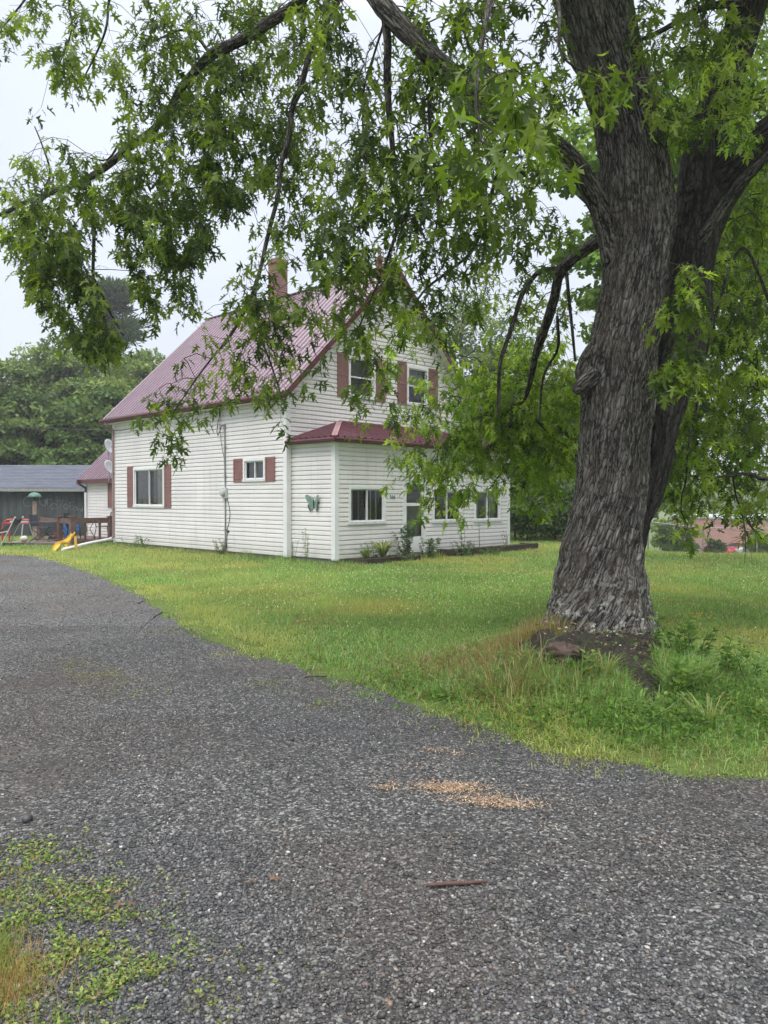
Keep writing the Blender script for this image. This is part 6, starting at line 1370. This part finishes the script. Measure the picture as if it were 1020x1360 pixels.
brick_building()
def car(name, label, loc, rz, col, van=False, cat='car', group='cars parked by the brick building'):
    r = tag(empty(name, loc, rz), label, cat, group); L, W_ = 4.5, 1.78
    if not van: low = [(-2.2, .45), (-2.25, .75), (-2.1, .95), (-1.5, 1.0), (1.1, .97), (1.9, .86), (2.2, .70), (2.25, .42), (2.0, .3), (-2.0, .3)]; cab = [(-1.75, .98), (-1.1, 1.42), (-.2, 1.47), (.35, 1.42), (1.15, .96)]
    else: low = [(-2.35, .5), (-2.4, .95), (-2.35, 1.05), (1.3, 1.05), (2.1, .98), (2.35, .8), (2.4, .45), (2.1, .35), (-2.1, .35)]; cab = [(-2.33, 1.06), (-2.1, 1.72), (-.3, 1.78), (.5, 1.7), (1.35, 1.06)]
    def loft(prof, rings, nm, m, parent):
        mb = MB(); n = len(prof); cx = sum(p[0] for p in prof) / n; cz = sum(p[1] for p in prof) / n
        for y, s in rings: mb.v += [(cx + (x - cx) * s, y, cz + (z - cz) * s) for x, z in prof]
        for k in range(len(rings) - 1):
            for i in range(n): j = (i + 1) % n; mb.f.append((k * n + i, k * n + j, (k + 1) * n + j, (k + 1) * n + i))
        mb.f.append(tuple(range(n))[::-1]); mb.f.append(tuple((len(rings) - 1) * n + i for i in range(n))); return mb.build(nm, m, parent, bevel=0.03, local=True)
    body = loft(low, [(-W_ / 2, .93), (-W_ / 2 + .08, 1), (W_ / 2 - .08, 1), (W_ / 2, .93)], 'body', col, r)
    loft(cab, [(-W_ / 2 + .22, .86), (-W_ / 2 + .12, .97), (W_ / 2 - .12, .97), (W_ / 2 - .22, .86)], 'window', M['black'], r)
    loft([(x * .98, z + (.018 if z > 1.2 else -.02)) for x, z in cab[1:-1]] + [(.1, cab[2][1] - .05), (-.9, cab[2][1] - .05)], [(-W_ / 2 + .2, .9), (W_ / 2 - .2, .9)], 'roof', col, r)
    for x in (-1.35, 1.38):
        for y in (-W_ / 2 + .04, W_ / 2 - .04):
            mb = MB(); mb.tube([(x, y - .1, .32), (x, y + .1, .32)], .33, 16); w_ = mb.build('wheel', M['rubber'], r, local=True); mb = MB(); mb.tube([(x, y - .112, .32), (x, y + .112, .32)], .21, 12); mb.build('rim', M['chrome'], w_, local=True)
    for y in (-.6, .6):
        mb = MB(); mb.cbox((2.2, y, .6), .08, .34, .14); mb.build('headlight', M['pale'], r, local=True); mb = MB(); mb.cbox((-2.22, y, .68), .06, .3, .16); mb.build('tail_light', M['redpaint'], r, local=True)
CR = plain('red car paint', (0.55, 0.03, 0.05), 0.25, var=0.05); CR.node_tree.nodes['Principled BSDF'].inputs['Coat Weight'].default_value = 0.6
CW = plain('silver car paint', (0.45, 0.47, 0.5), 0.25, 0.3, var=0.05); CB = plain('blue grey car paint', (0.16, 0.2, 0.26), 0.3, 0.2, var=0.05)
def carpos(p, Y): x = (p - 510) / F * Y; return (x, Y, float(ground_z(x, Y)))
car('parked_car', 'shiny red car parked in front of the brick building, nearer the fence post', carpos(946, 92), math.radians(150), CR); car('parked_car', 'red car with pale roof parked behind and right of the shiny red one', carpos(975, 96), math.radians(160), CR)
car('parked_car', 'silver car at the right end of the parked red cars', carpos(1004, 94), math.radians(165), CW); car('parked_van', 'blue grey van half hidden behind the bushes next to the maple trunk', carpos(902, 88), math.radians(155), CB, True, 'van')
def lot():
    V = [(30, 70), (75, 70), (90, 103.0), (36, 103.5)]; mb = MB(); n = 14
    g = [[None] * (n + 1) for _ in range(n + 1)]
    for i in range(n + 1):
        for j in range(n + 1):
            a, b = i / n, j / n; q = (np.array(V[0]) * (1 - a) + np.array(V[1]) * a) * (1 - b) + (np.array(V[3]) * (1 - a) + np.array(V[2]) * a) * b; g[i][j] = (q[0], q[1], float(ground_z(q[0], q[1])) + 0.02)
    for i in range(n):
        for j in range(n): mb.poly([g[i][j], g[i + 1][j], g[i + 1][j + 1], g[i][j + 1]])
    tag(mb.build('parking_lot', plain('asphalt', (0.06, 0.06, 0.062), 0.85, var=0.2)), kind='structure')
lot()
def far_wood():
    n_c = 420; x = rng.uniform(50, 170, n_c); Y = rng.uniform(165, 230, n_c); h = rng.uniform(7, 13, n_c); c = np.column_stack([x, Y, -5.5 + h * 0.6 + (Y - 165) * 0.035]); per = 90; ci = np.repeat(np.arange(n_c), per); n = len(ci)
    o = unit(n); o[:, 2] = np.abs(o[:, 2]); pos = c[ci] + o * np.array((3.6, 3.6, 4.2)) * rng.uniform(0.6, 1, (n, 1)); T = tints(TREE_COLS['mid'], n_c, 0.15)[ci] * (1 + rng.normal(0, 0.15, (n, 1)))
    V, Fa, T = scatter(CLUMP_V, CLUMP_F, pos, unit(n) + np.array((0, 0, -0.4)), o, rng.uniform(0.9, 1.7, n), np.clip(T, 0.01, 0.4))
    tag(link_mesh('far_wood', np_mesh('far_wood', V, Fa, T), M['farleaf']), 'hazy wooded hillside far behind the brick building', 'woods', kind='stuff')
far_wood()
def far_left_wood():
    parts = []
    for (x0, x1, y0, y1, h0, h1, n_c) in ((-60, -9, 52, 70, 4, 8, 150), (-9, 22, 58, 78, 3.5, 7, 110)):
        x = rng.uniform(x0, x1, n_c); Y = rng.uniform(y0, y1, n_c); h = rng.uniform(h0, h1, n_c); c = np.column_stack([x, Y, h * 0.5]); per = 120; ci = np.repeat(np.arange(n_c), per); n = len(ci); o = unit(n)
        pos = c[ci] + o * np.column_stack([np.full(n, 2.2), np.full(n, 2.2), h[ci] * 0.5]) * rng.uniform(0.5, 1, (n, 1)); T = tints(TREE_COLS['deep'], n_c, 0.15)[ci] * (1 + rng.normal(0, 0.15, (n, 1)))
        parts.append(scatter(CLUMP_V, CLUMP_F, pos, unit(n) + np.array((0, 0, -0.4)), o, rng.uniform(0.4, 0.8, n), np.clip(T, 0.01, 0.4)))
    V, Fa, T = join(parts); tag(link_mesh('woods', np_mesh('woods', V, Fa, T), M['farleaf']), 'dark wood closing the view behind the shed and house trees', 'woods', kind='stuff')
far_left_wood()

# ------------------------------------------------------------------ litter on the drive
def sawdust():
    parts = []
    for x, y, sx, sy, n in ((0.24, 4.2, 0.05, 0.02, 160), (0.37, 4.16, 0.12, 0.055, 1000), (0.40, 4.18, 0.05, 0.03, 500), (0.52, 4.0, 0.09, 0.035, 700), (0.66, 3.93, 0.09, 0.03, 480), (0.0, 4.16, 0.035, 0.02, 110), (0.06, 4.2, 0.02, 0.04, 70), (0.34, 4.78, 0.06, 0.02, 130), (0.46, 4.74, 0.03, 0.03, 40), (0.3, 4.5, 0.12, 0.1, 70), (0.6, 4.05, 0.2, 0.1, 130), (0.31, 3.55, 0.012, 0.012, 22), (0.79, 3.68, 0.03, 0.04, 25), (-0.9, 2.98, 0.05, 0.03, 8)):
        P = np.column_stack([rng.normal(x, sx, n), rng.normal(y, sy, n)]); pos = np.column_stack([P, 0.018 + rng.uniform(0, 0.012, n)]); d = np.column_stack([rng.normal(size=(n, 2)), rng.normal(0, 0.25, n)])
        parts.append(scatter(DIA_V * np.array((0.4, 1, 1)), DIA_F, pos, d, np.array((0, 0, 1.0)) + rng.normal(0, 0.4, (n, 3)), rng.uniform(0.006, 0.022, n), tints([(0.52, 0.38, 0.25), (0.60, 0.47, 0.33), (0.42, 0.27, 0.18)], n, 0.2)))
    V, Fa, T = join(parts); tag(link_mesh('wood_chips', np_mesh('chips', V, Fa, T), M['litter']), 'pale orange wood chips scattered in a streak on the gravel', 'wood chips', kind='stuff')
sawdust()
a, b = np.array((0.17, 3.10, 0.024)), np.array((0.425, 3.13, 0.026)); bark_pts = [a, a + (b - a) * 0.3 + UP * 0.002, a + (b - a) * 0.65 - UP * 0.002, b]
mb = MB(); mb.tube(bark_pts, [0.006, 0.0085, 0.008, 0.005], 10); tag(mb.build('stick', M['stick'], smooth=True), 'straight reddish brown stick lying on the gravel in the foreground', 'stick')
mb = MB(); p = np.array((-0.70, 6.75, 0.02)); mb.tube([p, p + np.array((0.1, 0.0, 0.01)), p + np.array((0.19, 0.02, 0.0))], [0.008, 0.008, 0.004], 8); tag(mb.build('stick', M['stick'], smooth=True), 'short brown stick on the gravel near the lawn rim', 'stick')
for k, (x, y, lab) in enumerate(((-0.93, 2.86, 'tan dead leaf on the gravel by the corner weeds'), (-1.10, 3.03, 'curled tan leaf at the upper end of the corner weeds'), (-1.02, 2.95, 'brown leaf scrap between the two tan leaves by the weeds'), (-0.58, 3.13, 'rusty brown leaf on open gravel above the weeds'), (-0.47, 3.14, 'small rusty leaf right of the other rusty leaf'))):
    V, Fa, T = scatter(LEAF_V, LEAF_F, np.array([(x, y, 0.032), (x + 0.03, y + 0.01, 0.03)]), rng.normal(0, 1, (2, 3)) * np.array((1, 1, 0.1)), np.array((0, 0, 1.0)) + rng.normal(0, 0.4, (2, 3)), np.array((0.045, 0.03)), tints([(0.36, 0.27, 0.15)] if k < 2 else [(0.15, 0.09, 0.06)], 2, 0.15))
    tag(link_mesh('dead_leaf', np_mesh('dead_leaf', V, Fa, T), M['litter']), lab, 'leaf', 'dead leaves on the gravel')
bv, bf = rocks(1, True)[0]
for lab, x, y, s in (('small dark stone standing out on the middle of the drive', -0.60, 5.0, 0.05), ('dark rock on the gravel at the left edge', -1.75, 3.75, 0.075)):
    V, Fa, T = scatter(bv, bf, np.array([(x, y, 0.02)]), np.array([(1, 0.2, 0)]), np.array([(0.1, 0, 1.0)]), s, np.array([(0.05, 0.05, 0.052)])); tag(link_mesh('rock', np_mesh('rock', V, Fa, T), M['stone']), lab, 'rock')

# ------------------------------------------------------------------ overcast daylight
SUN_EL, SUN_AZ = math.radians(52), math.radians(205)          # behind the camera, a little to the left
wd = bpy.data.worlds.new('World'); sc.world = wd; wd.use_nodes = True; nt = wd.node_tree; bg = nt.nodes['Background']; bg.inputs['Strength'].default_value = 0.1
sky = nt.nodes.new('ShaderNodeTexSky'); sky.sky_type = 'NISHITA'; sky.sun_disc = False; sky.sun_elevation = SUN_EL; sky.sun_rotation = SUN_AZ; sky.dust_density = 3.0
hs = nt.nodes.new('ShaderNodeHueSaturation'); hs.inputs['Saturation'].default_value = 0.25; nt.links.new(sky.outputs[0], hs.inputs['Color'])
tc = nt.nodes.new('ShaderNodeTexCoord'); sx = nt.nodes.new('ShaderNodeSeparateXYZ'); nt.links.new(tc.outputs['Generated'], sx.inputs[0])
rp = nt.nodes.new('ShaderNodeValToRGB'); e = rp.color_ramp.elements                # cloud layer: brighter towards the zenith
for i, (p, c) in enumerate(((0.0, (0.28, 0.295, 0.325)), (0.2, (0.275, 0.302, 0.35)), (0.52, (0.30, 0.326, 0.375)), (0.75, (0.85, 0.85, 0.87)), (1.0, (1.9, 1.87, 1.83)))):
    if i > 1: e.new(p)
    e[i].position = p; e[i].color = (*c, 1)
nt.links.new(sx.outputs[2], rp.inputs[0])
nz = nt.nodes.new('ShaderNodeTexNoise'); nz.inputs['Scale'].default_value = 2.2; nz.inputs['Detail'].default_value = 5; nt.links.new(tc.outputs['Generated'], nz.inputs[0])
mr = nt.nodes.new('ShaderNodeMapRange'); mr.inputs[1].default_value = 0.3; mr.inputs[2].default_value = 0.7; mr.inputs[3].default_value = 19.5; mr.inputs[4].default_value = 22.5; nt.links.new(nz.outputs[0], mr.inputs[0])
ml = nt.nodes.new('ShaderNodeVectorMath'); ml.operation = 'SCALE'; nt.links.new(rp.outputs[0], ml.inputs[0]); nt.links.new(mr.outputs[0], ml.inputs['Scale'])
mx = nt.nodes.new('ShaderNodeMix'); mx.data_type = 'RGBA'; mx.inputs[0].default_value = 0.9; nt.links.new(hs.outputs[0], mx.inputs[6]); nt.links.new(ml.outputs[0], mx.inputs[7]); nt.links.new(mx.outputs[2], bg.inputs['Color'])
sl_ = bpy.data.lights.new('sun', 'SUN'); sl_.energy = 0.9; sl_.angle = math.radians(18); sl_.color = (1.0, 0.97, 0.93); so = bpy.data.objects.new('sun', sl_); COL.objects.link(so)
# sky rotation runs clockwise from +Y: direction to the sun
sd_ = Vector((math.sin(SUN_AZ) * math.cos(SUN_EL), math.cos(SUN_AZ) * math.cos(SUN_EL), math.sin(SUN_EL))); so.rotation_euler = sd_.to_track_quat('Z', 'Y').to_euler(); so.location = (0, -5, 20)

# the damp air
HAZE = 0.0013
if HAZE:
    mb = MB(); mb.box((-320, -30, -60.0), (640, 0, 0), (0, 330, 0), (0, 0, 92))
    k = NT('damp air'); k.t.nodes.remove(k.b); vo = k.n('VolumePrincipled'); vo.inputs['Color'].default_value = (0.93, 0.96, 1.0, 1); vo.inputs['Density'].default_value = HAZE; vo.inputs['Anisotropy'].default_value = 0.2; k.l(vo.outputs[0], k.out.inputs['Volume'])
    tag(mb.build('haze', k.m), 'thin damp haze hanging over the whole place', 'haze', kind='stuff')

vs = sc.view_settings; vs.view_transform = 'Standard'; vs.look = 'None'; vs.exposure = 0.58; vs.gamma = 1.0; vs.use_curve_mapping = False
cy = sc.cycles; cy.max_bounces = 6; cy.diffuse_bounces = 3; cy.glossy_bounces = 2; cy.transmission_bounces = 4; cy.transparent_max_bounces = 8; cy.volume_bounces = 0; cy.caustics_reflective = False; cy.caustics_refractive = False
cy.volume_step_rate = 10.0; cy.volume_max_steps = 32
